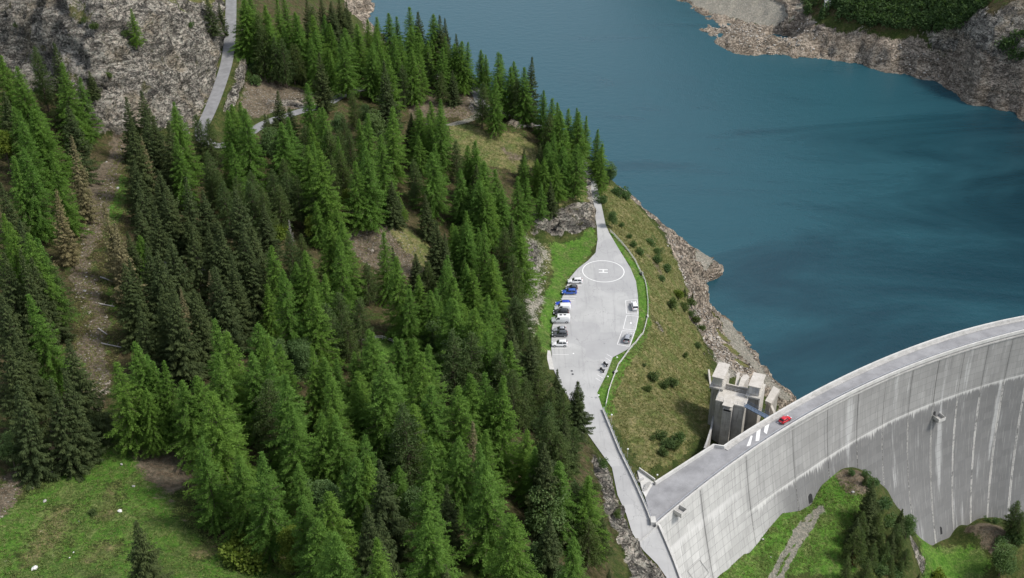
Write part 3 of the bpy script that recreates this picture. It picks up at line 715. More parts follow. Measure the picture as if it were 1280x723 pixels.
base = d.mix(d.math('MULTIPLY', d.ss(cE, .52, .68), .30), base, (.17, .168, .16))
base = d.mix(d.math('MULTIPLY', d.ss(cE, .46, .34), .22), base, (.58, .565, .53))
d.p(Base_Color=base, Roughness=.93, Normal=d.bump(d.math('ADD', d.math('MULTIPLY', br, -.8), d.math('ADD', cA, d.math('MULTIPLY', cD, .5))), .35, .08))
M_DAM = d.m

# ------------------------------------------------------------------ dam
dam = thing('arch_dam', (90, 255, -60), 'curved grey concrete arch dam holding back the lake', 'dam')
def dpart(o): o.matrix_parent_inverse = Matrix.Translation((-90, -255, 60)); return o
joints = [28, 45, 58, 72, 83, 93, 102, 111, 119.5, 128, 136, 144, 152, 160, 168, 176]
_xs = np.linspace(28, 176, 600); _arc = np.r_[0, np.cumsum(np.hypot(np.diff(_xs), np.diff(fD(_xs))))]
arc = lambda x: float(np.interp(x, _xs, _arc))
HB = 92.0
for x0, x1 in zip(joints[:-1], joints[1:]):
    nu, nh = 10, 30; gap = .06
    xs = np.concatenate([[x0 + gap], np.linspace(x0 + gap + .5, x1 - gap - .5, nu - 1), [x1 - gap]]); hs = np.linspace(.55, HB, nh + 1)
    V = []; UVs = []; JD = []
    prd = RNG.uniform(0, .035)
    for h in hs:
        for x in xs:
            V.append(dam_pt(x, h, prd)); UVs.append((arc(x), h)); JD.append(min(x - x0, x1 - x) * 1.2)
    m = len(xs); Fq = [(j * m + i, j * m + m + i, j * m + m + i + 1, j * m + i + 1) for j in range(nh) for i in range(m - 1)]
    b = len(V)
    for side, x in ((0, x0 + gap), (m - 1, x1 - gap)):         # returns into the joint
        b = len(V)
        for h in hs: V.append(dam_pt(x, h, -.8)); UVs.append((arc(x), h)); JD.append(0)
        for j in range(nh):
            q = (j * m + side, b + j, b + j + 1, j * m + m + side)
            Fq.append(q if side == 0 else q[::-1])
    me = mesh_np('concrete_block', V, Fq, M_DAM)
    uvl = me.uv_layers.new(name='UVMap'); li = np.empty(len(me.loops), np.int32); me.loops.foreach_get('vertex_index', li)
    uvl.data.foreach_set('uv', np.array(UVs, np.float32)[li].ravel())
    at = me.attributes.new('joint', 'FLOAT', 'POINT'); at.data.foreach_set('value', np.array(JD, np.float32))
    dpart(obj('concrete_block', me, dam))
# core behind the joints, upstream face, crest
mb = MB(); xs = np.linspace(28, 176, 60)
for i in range(59):
    for h0, h1 in zip(np.linspace(1, HB, 9)[:-1], np.linspace(1, HB, 9)[1:]):
        a_, b_ = xs[i], xs[i + 1]
        mb.add([dam_pt(a_, h0, -.45), dam_pt(b_, h0, -.45), dam_pt(b_, h1, -.45), dam_pt(a_, h1, -.45)], [(0, 3, 2, 1)])
dpart(mb.build('joint_filler', M_CONC_D, dam, fix=False))
LU = [P(818, 602, 1), P(891.5, 555, 1), P(904.5, 556.8, 1)]
up_line = [tuple(q[:2]) for q in LU] + [(x, fU(x)) for x in np.linspace(LU[2][0] + 2, 176, 44)]
dn_line = [(x, fD(x)) for x in np.linspace(33.2, 176, 50)]
mb = MB()
mb.sweep([(x, y, 0) for x, y in up_line[1:]], -.6, -.05, -95, -.4)
dpart(mb.build('upstream_wall', M_CONC, dam))
# roadway slab
cr = NT('crest_road'); pos = cr.pos()
k1 = cr.noise(pos, .2, 5); k2 = cr.noise(pos, 4, 3, .7); k3 = cr.n('TexVoronoi', 0, {'feature': 'DISTANCE_TO_EDGE'}, Vector=cr.n('VectorMath', 0, {'operation': 'ADD'}, i0=pos, i1=cr.scaled(cr.noise(pos, .5, 3, out=1), (3, 3, 3))), Scale=.2)
cc = cr.mix(cr.ss(k1, .3, .7), (.20, .20, .205), (.30, .30, .305)); cc = cr.mix(cr.math('MULTIPLY', cr.ss(k2, .5, .75), .3), cc, (.40, .40, .40))
cr.p(Base_Color=cr.mix(cr.math('MULTIPLY', cr.ss(k3, .010, .004), .25), cc, (.12, .12, .12)), Roughness=.9, Normal=cr.bump(k2, .2, .02))
poly = [(x, y) for x, y in dn_line] + [(x, y) for x, y in up_line[::-1]] + [tuple(P(808, 615, 0)[:2]), tuple(P(806.5, 623, 0)[:2]), tuple(P(812, 641, 0)[:2])]
crest = flat_poly('crest_roadway', poly, .035, cr.m, dam); dpart(crest)
mb = MB(); mb.sweep([(x, y, 0) for x, y in dn_line], -.02, .55, -.55, -.0); 
mb.sweep([(x, y, 0) for x, y in dn_line], -.30, .60, -1.0, -.56)
dpart(mb.build('crest_cornice', M_CONC, dam))
mb = MB(); mb.sweep([(x, y, 0) for x, y in dn_line], -.12, .22, .001, .95); dpart(mb.build('downstream_parapet', M_CONC_L, dam))
mb = MB(); mb.sweep([(x, y, 0) for x, y in dn_line], .62, .74, .85, .97)
for x in np.linspace(35, 175, 58):
    s = dD(x); L = math.hypot(1, s); n = (-s / L, 1 / L); px_, py_ = x + n[0] * .68, fD(x) + n[1] * .68
    mb.box(px_ - .05, px_ + .05, py_ - .05, py_ + .05, .03, .86)
dpart(mb.build('railing', M_STEEL, dam))
mb = MB(); mb.sweep([(x, y, 0) for x, y in dn_line], .24, .60, .04, .24); dpart(mb.build('downstream_kerb', M_CONC, dam))
mb = MB(); mb.sweep([(x, y, 0) for x, y in up_line], -.45, .02, -.39, 1.0); dpart(mb.build('upstream_parapet', M_CONC_L, dam))
mb = MB(); mb.sweep([(x, y, 0) for x, y in up_line[2:]], -1.35, -.47, .04, .20); dpart(mb.build('upstream_walkway', M_CONC, dam))
# zebra bars and a small mark on the crest
for c4 in ([(933.2, 558.2), (937.8, 557.0), (940.8, 545.0), (938.6, 544.6)], [(944.4, 551.6), (949.0, 551.0), (951.0, 535.6), (946.2, 536.2)], [(954.8, 540.0), (958.4, 543.0), (962.0, 529.2), (956.8, 529.6)], [(971.2, 528.0), (972.6, 529.8), (974.4, 528.8), (972.4, 527.6)]):
    dpart(flat_poly('painted_bar', [P(x, y, .05) for x, y in c4], .05, M_PAINT, dam))
# balconies and openings on the face
def balcony(x, h, wd, dp):
    s = dD(x); L = math.hypot(1, s); t = (1 / L, s / L); n = (s / L, -1 / L); o = dam_pt(x, h); z = o[2]
    mb = MB(); mb.obox(o, t, n, -wd / 2, wd / 2, -.5, dp, z - .25, z)
    for k in range(3):
        mb.add([(o[0] + t[0] * (a_) + n[0] * b_, o[1] + t[1] * a_ + n[1] * b_, z + c_) for a_, b_, c_ in ((-.5, -.5, -2.2), (.5, -.5, -2.2), (.5, dp * .8, -.25), (-.5, dp * .8, -.25), (-.5, -.5, -.25), (.5, -.5, -.25))], [(0, 1, 2, 3), (3, 2, 5, 4), (0, 3, 4), (1, 5, 2)]) if k == 0 else None
    bal = dpart(mb.build('balcony', M_CONC, dam))
    mb = MB(); mb.obox(o, t, n, -wd / 2, wd / 2, dp - .1, dp - .002, z + .002, z + 1.0); mb.obox(o, t, n, -wd / 2, -wd / 2 + .1, -.3, dp - .102, z + .002, z + 1.0); mb.obox(o, t, n, wd / 2 - .1, wd / 2, -.3, dp - .102, z + .002, z + 1.0)
    r = mb.build('balustrade', M_CONC_L, bal); r.matrix_parent_inverse = Matrix.Translation((-90, -255, 60)).inverted() @ Matrix.Translation((-90, -255, 60))
    return bal
b1 = balcony(121, 21.4, 2.6, 2.3); b2 = balcony(38.5, 1.0, 2.4, 2.2)
def opening(x, h, wd, ht, parent=dam):
    s = dD(x); L = math.hypot(1, s); t = np.array([1 / L, s / L, 0]); lo = np.array(dam_pt(x, h, .06)); hi = np.array(dam_pt(x, h - ht, .06)); up = (hi - lo) / ht
    V = []; 
    for k in range(9):
        an_ = math.pi * k / 8; V.append(lo + t * (math.cos(an_) * wd / 2) + up * (ht - wd / 2 + math.sin(an_) * wd / 2))
    V += [lo - t * wd / 2, lo + t * wd / 2]
    n = np.array([s / L, -1 / L, 0])
    me = mesh_np('doorway', V + [v - n * .3 for v in V], [tuple(range(11))] + [(i, (i + 1) % 11, 11 + (i + 1) % 11, 11 + i) for i in range(11)], M_DARK)
    dpart(obj('doorway', me, dam))
opening(76, 25.6, 1.6, 2.6); opening(122, 58.6, 1.3, 2.3); opening(120.2, 21.3, 1.0, 2.0)
# square slab low on the face by the abutment
q4 = []
for qp in ((859, 714), (874, 700), (886, 716), (872, 732)):
    best = None
    for x in np.arange(33, 60, .25):
        s = dD(x); L = math.hypot(1, s); t = np.array([1, s]) / L; n = np.array([s, -1]) / L; p0 = np.array([x, fD(x)]); r_ = ray(*qp)
        k = (p0 @ t) / (r_[:2] @ t); o_ = (r_[:2] * k - p0) @ n; h = 1 - (HC + r_[2] * k); e = abs(o_ - fa(x) * h - fb(x) * h * h)
        if best is None or e < best[0]: best = (e, x, h)
    q4.append(best[1:])
mb = MB()
for i in range(4):
    (xa, ha), (xb, hb) = q4[i], q4[(i + 1) % 4]
    mb.add([dam_pt(xa, ha, .08), dam_pt(xb, hb, .08), dam_pt(xb + (.16 if i % 2 else 0), hb + .16, .08), dam_pt(xa + (.16 if i % 2 else 0), ha + .16, .08)], [(0, 1, 2, 3)])
dpart(mb.build('slab_joint', M_CONC_D, dam, fix=False))

# wall along the road above the dam's left end
mb = MB(); edge_l = [np.array([*P(x, y, 0)[:2], 0]) for x, y in asph_right[-7:]]
mb.sweep(edge_l, .0, .5, -34, .55)
tag(mb.build('retaining_wall', M_CONC_L), 'pale concrete retaining wall between the lower road and the dam face', 'wall')

# landing and stairs between road and crest
land = thing('stair_landing', P(806, 604, 0), 'pale concrete landing with steps between road guardrail and dam crest', 'landing')
li = Matrix.Translation(-Vector(P(806, 604, 0)))
mb = MB(); mb.prism([tuple(P(x, y, .1)[:2]) for x, y in ((796.5, 588), (801, 589), (810, 597), (818, 603.5), (812, 612), (807, 622), (803, 614))], -1.2, .12)
o = mb.build('slab', M_CONC_L, land); o.matrix_parent_inverse = li
mb = MB(); mb.sweep([P(798.5, 588.5, 0), P(818, 602.5, 0)], -.02, .25, .13, .9); o = mb.build('parapet', M_CONC_L, land); o.matrix_parent_inverse = li
for k in range(5):
    mb = MB(); p = P(806.5 + k * 1.0, 614.5 - k * 1.8, 0); mb.obox(p, (.75, .66), (-.66, .75), -.8, .8, 0, .45, .121, .22 + .1 * k); o = mb.build('step', M_CONC, land); o.matrix_parent_inverse = li
mb = MB(); p = P(808, 606, 0); mb.obox(p, (.75, .66), (-.66, .75), -.9, .9, 1.6, 2.1, .121, .55); o = mb.build('bench_block', M_CONC, land); o.matrix_parent_inverse = li

# ------------------------------------------------------------------ intake tower
M_CONC_L0, M_CONC0 = M_CONC_L, M_CONC
M_CONC_L = concrete('beige_concrete', (.42, .39, .34), (.53, .50, .45), .4); M_CONC = concrete('stained_concrete', (.34, .325, .29), (.46, .44, .40), .7)
A_ = P(895, 500, .5); B_ = P(930.5, 508.5, .5); C_ = P(897.5, 485, .5)
e1 = (B_ - A_)[:2]; TW = np.linalg.norm(e1); e1 = e1 / TW; e2 = np.array([-e1[1], e1[0]]); TD = float((C_ - A_)[:2] @ e2)
tw = thing('intake_tower', (A_[0], A_[1], -14), 'grey concrete intake tower with two flat-roofed cabins beside the dam', 'tower')
ti = Matrix.Translation((-A_[0], -A_[1], 14))
def tp(mb, name, mat, par=tw):
    o = mb.build(name, mat, par)
    if par is tw: o.matrix_parent_inverse = ti
    return o
O = A_[:2]
mb = MB(); mb.obox(O, e1, e2, 0, TW, 0, TD, -15, .1); tp(mb, 'shaft', M_CONC)
mb = MB(); mb.obox(O, e1, e2, -.15, TW + .15, -.15, TD + .1, .102, .5); tp(mb, 'roof_slab', M_CONC_L)
mb = MB(); mb.obox(O, e1, e2, TW * .30, TW * .62, -1.7, -.002, -15, -.5); tp(mb, 'stair_shaft', M_CONC)
mb = MB(); mb.obox(O, e1, e2, TW * .28, TW * .64, -1.9, .6, .51, .75); tp(mb, 'stair_roof', M_CONC_L)
mb = MB(); mb.obox(O, e1, e2, TW * .34, TW * .58, -1.72, -1.705, -1.1, -.52); tp(mb, 'opening', M_DARK)
for a0, a1 in ((.02, .29), (.63, .98)):
    for z0 in (-13.5, -9.2, -4.9):
        mb = MB(); mb.obox(O, e1, e2, TW * a0 + .1, TW * a1 - .1, -.05, -.003, z0, z0 + 4.1); tp(mb, 'wall_panel', M_CONC)
def cabin(fl, fr, bl, zt):
    a = P(*fl, zt); b = P(*fr, zt); c = P(*bl, zt); w = float((b - a)[:2] @ e1); dpt = float((c - a)[:2] @ e2); o = a[:2]
    mb = MB(); mb.obox(o, e1, e2, .25, w - .25, .35, dpt - .25, 1.2, zt - .3); tp(mb, 'cabin_wall', M_CONC_L)
    mb = MB(); mb.obox(o, e1, e2, 0, w, 0, dpt, zt - .3, zt); tp(mb, 'cabin_roof', M_CONC_L)
    for k in range(3):
        mb = MB(); ww = (w - .7) / 3; mb.obox(o, e1, e2, .35 + k * ww + .06, .35 + (k + 1) * ww - .06, .30, .348, 1.5, zt - .35); tp(mb, 'cabin_door', M_STEEL)
    mb = MB(); mb.obox(o, e1, e2, -.3, w + .3, -.6, dpt, .7, 1.198); tp(mb, 'cabin_floor', M_CONC)
    mb = MB(); mb.obox(o, e1, e2, .1, w - .1, .5, dpt - .1, -18, .698); tp(mb, 'pier', M_CONC)
    mb = MB(); mb.obox(o, e1, e2, w - .098, w + .25, -.4, dpt - .2, -18, 1.0 - .302); tp(mb, 'pier_wall', M_CONC_L)
    return o, w, dpt
cabin((890, 470.7), (903.8, 475.5), (897, 452), 4.2); cabin((935.2, 482), (950, 487.3), (941.5, 465), 4.2)
mb = MB(); mb.obox(P(903, 480, .6)[:2], e1, e2, 0, 7.6, .4, .8, -8, .6); tp(mb, 'cross_wall', M_CONC_L)
mb = MB(); mb.prism([tuple(P(x, y, -3)[:2]) for x, y in ((921, 489), (926, 489), (932, 476), (936.5, 472), (934, 468), (929, 469), (926, 473))], -16, -3); tp(mb, 'intake_pier', M_CONC_L)
mb = MB(); mb.sweep([P(923, 466, -4), P(919, 487, -4)], -.3, .5, -12, 0); tp(mb, 'wing_wall', M_CONC_L)
mb = MB(); mb.prism([tuple(P(x, y, -5)[:2]) for x, y in ((956.5, 501), (964, 504.5), (975, 487.5), (967, 482.5))], -6, -5); tp(mb, 'gate_house_roof', M_CONC_L)
mb = MB(); mb.prism([tuple(P(x, y, -6)[:2]) for x, y in ((958, 501.5), (963, 504), (973.6, 489), (967, 485.5))], -22, -6.002); tp(mb, 'gate_house', M_CONC)
mb = MB(); mb.sweep([P(963, 507, -6), P(967.5, 518, -6), P(969, 528, -6)], 0, .6, -14, 0); tp(mb, 'wing_wall', M_CONC_L)
mb = MB(); mb.sweep([P(885, 462, -14), P(887, 480, -14), P(891, 490, -13)], 0, .5, -6, .0); tp(mb, 'wing_wall', M_CONC_L)
mb = MB()
for z in (1.0, 1.5):
    for (a0, b0), (a1, b1) in (((TW, TD), (0, TD)), ((0, TD), (0, .1)), ((0, .1), (TW * .27, .1)), ((TW * .66, .1), (TW, .1)), ((TW, .1), (TW, TD))):
        p_ = O + e1 * a0 + e2 * b0; q_ = O + e1 * a1 + e2 * b1; mb.tube((p_[0], p_[1], z), (q_[0], q_[1], z), .03, .03, 5)
for k in range(9):
    for b_ in (.1, TD):
        p_ = O + e1 * TW * k / 8 + e2 * b_; mb.tube((p_[0], p_[1], .5), (p_[0], p_[1], 1.52), .03, .03, 5)
tp(mb, 'roof_railing', M_STEEL)
for z0 in np.arange(-13, 0, 1.9):
    mb = MB(); mb.obox(O, e1, e2, TW * .30 - .015, TW * .62 + .015, -1.715, -.05, z0, z0 + .06); tp(mb, 'formwork_joint', M_CONC_D)
M_CONC_L, M_CONC = M_CONC_L0, M_CONC0
# footbridge from the tower roof to the crest
b0 = P(931.5, 506.5, .5); b1_ = P(959.5, 521.5, .5); bd = (b1_ - b0)[:2]; BL = np.linalg.norm(bd); bd /= BL; bn = np.array([-bd[1], bd[0]])
fb_ = thing('footbridge', (b0[0], b0[1], .3), 'blue steel footbridge linking the intake tower roof to the dam crest', 'footbridge'); bi = Matrix.Translation((-b0[0], -b0[1], -.3))
mb = MB(); mb.obox(b0, bd, bn, 0, BL, -.75, .75, .3, .52); o = mb.build('deck', M_BLUE, fb_); o.matrix_parent_inverse = bi
for s in (-.75, .7):
    mb = MB(); mb.obox(b0, bd, bn, 0, BL, s, s + .05, 1.45, 1.52)
    mb.obox(b0, bd, bn, 0, BL, s, s + .05, .95, 1.0)
    for k in range(7): mb.obox(b0, bd, bn, .1 + k * (BL - .25) / 6, .15 + k * (BL - .25) / 6, s + .003, s + .047, .522, 1.45)
    o = mb.build('handrail', M_BLUE, fb_); o.matrix_parent_inverse = bi
# stone-faced wall on the meadow side of the pit
mb = MB(); wl = []
for px_, py_, z in ((893, 505, -9), (891.5, 520, -8.6), (889, 535, -7), (884, 551, -4.5), (881, 559, -2.2)): wl.append(P(px_, py_, z))
mb.sweep(wl, -.25, .25, -8, -.3)
tag(mb.build('pit_wall', M_CONC), 'sloping stone-grey wall between grassy slope and intake tower pit', 'wall')

# ------------------------------------------------------------------ trees: prototypes
def foliage(name, dark, light, trans=.25, var=.35, warm=(.16, .13, .03)):
    t = NT(name)
    tint = t.n('VertexColor', 0, {'layer_name': 'tint'}); s_ = t.t.nodes.new('ShaderNodeSeparateColor'); t.t.links.new(tint, s_.inputs[0])
    rnd = t.n('ObjectInfo', 5)
    c = t.mix(s_.outputs[0], dark, light)
    c = t.mix(t.math('MULTIPLY', t.ss(rnd, .0, 1.0), var), c, t.mix(1.0, c, (1.38, 1.18, .85), 'MULTIPLY'))
    c = t.mix(t.math('MULTIPLY', t.ss(t.math('FRACT', t.math('MULTIPLY', rnd, 7.31)), .0, 1.0), var), c, t.mix(1.0, c, (.62, .78, .85), 'MULTIPLY'))
    c = t.mix(t.math('MULTIPLY', s_.outputs[1], .8), c, warm)
    t.p(Base_Color=c, Roughness=.75, Specular_IOR_Level=.25)
    tr = t.t.nodes.new('ShaderNodeBsdfTranslucent'); t.set(tr.inputs[0], t.mix(1.0, c, (1.25, 1.35, .6), 'MULTIPLY'))
    mx = t.t.nodes.new('ShaderNodeMixShader'); mx.inputs[0].default_value = trans
    t.t.links.new(t.b.outputs[0], mx.inputs[1]); t.t.links.new(tr.outputs[0], mx.inputs[2]); t.t.links.new(mx.outputs[0], t.out.inputs[0])
    return t.m
M_LARCH = foliage('larch_needles', (.068, .142, .022), (.155, .275, .050), .42)
M_SPRUCE = foliage('spruce_needles', (.030, .050, .015), (.082, .108, .035), .24, .22)
M_TAN = foliage('dry_spruce_needles', (.12, .11, .055), (.24, .21, .11), .2, .3)
M_PINE = foliage('pine_needles', (.05, .085, .024), (.11, .155, .050), .3, .35)
M_LEAF = foliage('broad_leaves', (.055, .105, .032), (.13, .20, .075), .35, .35)
M_YELLOW = foliage('yellow_green_leaves', (.09, .14, .018), (.20, .25, .04), .35, .3)
M_RED = foliage('russet_leaves', (.11, .035, .018), (.20, .075, .04), .25, .3)
M_BARK = plain('bark', (.10, .075, .055), .95, 0, .3, 6)
M_GREYWOOD = plain('dead_grey_wood', (.34, .32, .30), .9, 0, .2, 6)

def leaves(C, Dr, L, Wd, tint, droop=0.0):
    """diamond-shaped sprays: centre, direction, length, width"""
    n = len(C); Dr = Dr / (np.linalg.norm(Dr, axis=1)[:, None] + 1e-9)
    up = np.tile([0, 0, 1.0], (n, 1)) + RNG.normal(0, .55, (n, 3))
    side = np.cross(Dr, up); side /= np.linalg.norm(side, axis=1)[:, None] + 1e-9
    L = np.broadcast_to(L, n)[:, None]; Wd = np.broadcast_to(Wd, n)[:, None]
    a = C; mid = C + Dr * L * .45; tip = C + Dr * L - np.array([0, 0, 1.0]) * droop * L
    V = np.stack([a, mid - side * Wd, tip, mid + side * Wd], 1).reshape(-1, 3)
    T = np.repeat(tint, 4, axis=0); T[2::4, 0] = np.clip(T[2::4, 0] + .12, 0, 1)
    return V, T
def crown_mesh(name, parts, mat):
    V = np.concatenate([p[0] for p in parts]); T = np.concatenate([p[1] for p in parts]); n = len(V) // 4
    me = big_mesh(name, V, np.arange(n * 4).reshape(n, 4), mat)
    vcol(me, 'tint', np.c_[T[:, :2], np.zeros((len(T), 1)), np.ones((len(T), 1))])
    return me
def trunk_mesh(name, H, r, limbs, mat, lean=.0):
    mb = MB(); n = 7; p = Vector((0, 0, -.6)); pts = []
    for k in range(6): pts.append((Vector((math.sin(k * 1.7) * lean, math.cos(k * 2.1) * lean, H * k / 5.0 * .98 - (.6 if k == 0 else 0))), r * (1 - k / 5.0 * .93)))
    for (a, ra), (b, rb) in zip(pts[:-1], pts[1:]): mb.tube(a, b, ra, rb, n)
    for z, az, l, el in limbs: mb.tube((0, 0, z), (math.cos(az) * l, math.sin(az) * l, z + el * l), r * .28, r * .07, 4)
    return mesh_np(name, mb.v, mb.f, mat)
def branchset(H, zlo, nb, prof, jit, seed):
    r = np.random.default_rng(seed); out = []
    ph = r.uniform(0, 6.28, 6)
    for i in range(nb):
        t = (i + r.uniform(0, 1)) / nb; t = t ** 1.12
        z = zlo + (H * .985 - zlo) * t; az = i * 2.39996 + r.normal(0, .25)
        lump = 1 + .16 * math.sin(3 * az + ph[0] + z * .5) + .12 * math.sin(2 * az + ph[1] - z * .9) + .08 * math.sin(5 * az + ph[2])
        out.append((t, z, az, max(.25, prof(t) * lump * r.uniform(1 - jit, 1 + jit * .5))))
    return out
def larch(seed, H=22.0, R=3.5, nb=190, dens=1.0):
    r = np.random.default_rng(seed); pw = r.uniform(.70, .95); jt = r.uniform(.18, .36)
    br = branchset(H, H * .09, nb, lambda t: R * (1 - t) ** pw * min(1, .72 + t * 2.2), jt, seed); parts = []; limbs = []
    for t, z, az, l in br:
        ns = max(4, int(l / .15 * dens)); s = np.linspace(.10, 1, ns) + r.normal(0, .03, ns); el = .34 * t - .10 + r.normal(0, .07)
        droop = .14 * (1 - t)
        base = np.stack([np.cos(az) * l * s, np.sin(az) * l * s, z + el * l * s - droop * l * s ** 2], 1)
        tn = r.uniform(.15, .8)
        for k in range(6):
            a2 = az + r.normal(0, 1.0, ns); c = base + r.normal(0, .15, (ns, 3)) * [1, 1, .8]
            dr = np.stack([np.cos(a2), np.sin(a2), r.normal(.0, .4, ns)], 1)
            tt = np.stack([np.clip(tn + r.normal(0, .14, ns) + .18 * (s - .5), 0, 1), np.zeros(ns)], 1)
            parts.append(leaves(c, dr, r.uniform(.28, .58, ns) * (1 - .3 * t), r.uniform(.045, .085, ns), tt, .12))
        if l > 1.2 and r.uniform() < .5: limbs.append((z, az, l * .85, el * .6))
    c = np.stack([r.normal(0, .12, 40), r.normal(0, .12, 40), r.uniform(H * .93, H * .99, 40)], 1)
    parts.append(leaves(c, r.normal(0, .5, (40, 3)) + [0, 0, .8], .4, .06, np.tile([.6, 0], (40, 1))))
    return crown_mesh('larch_crown', parts, M_LARCH), trunk_mesh('larch_trunk', H, .26, limbs, M_BARK, .06)
def spruce(seed, H=24.0, R=3.7, nb=230, mat=None, thin=1.0):
    r = np.random.default_rng(seed)
    br = branchset(H, H * .05, nb, lambda t: R * (1 - t) ** .95 * min(1, .85 + t * 2), .28, seed); parts = []; limbs = []
    for t, z, az, l in br:
        ns = max(4, int(l / .17 * thin)); s = np.linspace(.10, 1, ns); el = .25 * t ** 2 - .34 * (1 - t) + r.normal(0, .05)
        base = np.stack([np.cos(az) * l * s, np.sin(az) * l * s, z + el * l * s + .18 * l * s ** 3], 1)
        tn = r.uniform(.1, .6)
        for sd in (-1, 1, 0):
            a2 = az + sd * r.uniform(.75, 1.05) + r.normal(0, .12, ns); c = base + r.normal(0, .05, (ns, 3))
            dr = np.stack([np.cos(a2), np.sin(a2), -.42 + r.normal(0, .15, ns)], 1)
            ln = (.30 + .62 * np.sin(np.clip(s, 0, 1) * 2.6)) * min(1, .35 + l / 3.2)
            if sd == 0: ln = np.full(ns, .42)
            tt = np.stack([np.clip(tn + r.normal(0, .1, ns) + .25 * (s - .5), 0, 1), np.zeros(ns)], 1)
            parts.append(leaves(c, dr, ln, .075 + .045 * ln, tt, .18))
        if l > 1.3 and r.uniform() < .4: limbs.append((z, az, l * .8, el))
    c = np.stack([r.normal(0, .07, 22), r.normal(0, .07, 22), r.uniform(H * .94, H, 22)], 1)
    parts.append(leaves(c, r.normal(0, .5, (22, 3)) + [0, 0, .4], .38, .07, np.tile([.5, 0], (22, 1))))
    return crown_mesh('spruce_crown', parts, mat or M_SPRUCE), trunk_mesh('spruce_trunk', H, .27, limbs, M_BARK, .02)
def pine(seed, H=18.0, R=3.6, nb=150):
    r = np.random.default_rng(seed)
    br = branchset(H, H * .14, nb, lambda t: R * (1 - t ** 1.5) ** .75 * min(1, .7 + t * 2), .30, seed); parts = []; limbs = []
    for t, z, az, l in br:
        ns = max(3, int(l / .19)); s = np.linspace(.25, 1, ns); el = .35 * t + .02
        base = np.stack([np.cos(az) * l * s, np.sin(az) * l * s, z + el * l * s - .1 * l * s ** 2], 1); tn = r.uniform(.1, .8)
        for k in range(5):
            c = base + r.normal(0, .20, (ns, 3)); dr = r.normal(0, .6, (ns, 3)) + np.array([math.cos(az) * .5, math.sin(az) * .5, .55])
            tt = np.stack([np.clip(tn + r.normal(0, .15, ns), 0, 1), np.zeros(ns)], 1)
            parts.append(leaves(c, dr, r.uniform(.26, .5, ns), r.uniform(.06, .105, ns), tt))
        if l > 1.2 and r.uniform() < .5: limbs.append((z, az, l * .85, el * .7))
    return crown_mesh('pine_crown', parts, M_PINE), trunk_mesh('pine_trunk', H * .97, .27, limbs, M_BARK, .12)
def broadleaf(seed, H=14.0, R=4.6, mat=None, nl=5200, size=.42):
    r = np.random.default_rng(seed); parts = []; limbs = []
    for k in range(15):
        u = r.uniform(0, 1); az = k * 2.4; rr = R * .62 * math.sqrt(r.uniform(.1, 1)) * (1 - .45 * u); cz = H * (.34 + .5 * u)
        cc = np.array([math.cos(az) * rr, math.sin(az) * rr, cz]); rad = R * r.uniform(.34, .52); n = nl // 15
        dv = r.normal(0, 1, (n, 3)); dv /= np.linalg.norm(dv, axis=1)[:, None]; c = cc + dv * rad * (r.uniform(.55, 1.05, n)[:, None]) * [1, 1, .85]
        tt = np.stack([np.clip(r.uniform(.2, .7) + r.normal(0, .2, n), 0, 1), np.zeros(n)], 1)
        parts.append(leaves(c, dv + r.normal(0, .7, (n, 3)), r.uniform(.7, 1.3, n) * size, r.uniform(.3, .5, n) * size, tt, .1))
        limbs.append((H * .28 + .1 * k * .3, az, rr + .3, max(.2, (cz - H * .35) / (rr + .5))))
    c = parts
    return crown_mesh('broadleaf_crown', parts, mat or M_LEAF), trunk_mesh('broadleaf_trunk', H * .75, .24, limbs, M_BARK, .15)
def dead_tree(seed, H=16.0, R=2.2):
    r = np.random.default_rng(seed); mb = MB()
    for t, z, az, l in branchset(H, H * .15, 80, lambda t: R * (1 - t) ** .8, .5, seed):
        e = -.3 * (1 - t); p = (math.cos(az) * l, math.sin(az) * l, z + e * l); mb.tube((0, 0, z), p, .06, .03, 4)
        for k in range(3):
            s = r.uniform(.4, .95); a2 = az + r.choice([-1, 1]) * .8; q = (p[0] * s, p[1] * s, z + e * l * s)
            mb.tube(q, (q[0] + math.cos(a2) * .5, q[1] + math.sin(a2) * .5, q[2] - .15), .035, .015, 3)
    return mesh_np('dead_branches', mb.v, mb.f, M_GREYWOOD), trunk_mesh('dead_trunk', H, .2, [], M_GREYWOOD, .05)
def bush(seed, H=2.0, mat=None, R=1.3):
    r = np.random.default_rng(seed); parts = []
    for k in range(7):
        cc = np.array([*(r.normal(0, R * .42, 2)), H * r.uniform(.3, .65)]); n = 150; dv = r.normal(0, 1, (n, 3)); dv /= np.linalg.norm(dv, axis=1)[:, None]
        c = cc + dv * H * .38 * r.uniform(.4, 1.05, n)[:, None]; c[:, 2] = np.maximum(c[:, 2], .02)
        tt = np.stack([np.clip(r.uniform(.15, .7) + r.normal(0, .2, n), 0, 1), np.zeros(n)], 1)
        parts.append(leaves(c, dv + r.normal(0, .6, (n, 3)), r.uniform(.2, .38, n), r.uniform(.07, .13, n), tt))
    mb = MB()
    for k in range(5): mb.tube((0, 0, -.3), (math.cos(k * 1.3) * .5, math.sin(k * 1.3) * .5, H * .6), .05, .02, 4)
    return crown_mesh('bush_foliage', parts, mat or M_LEAF), mesh_np('bush_stems', mb.v, mb.f, M_BARK)
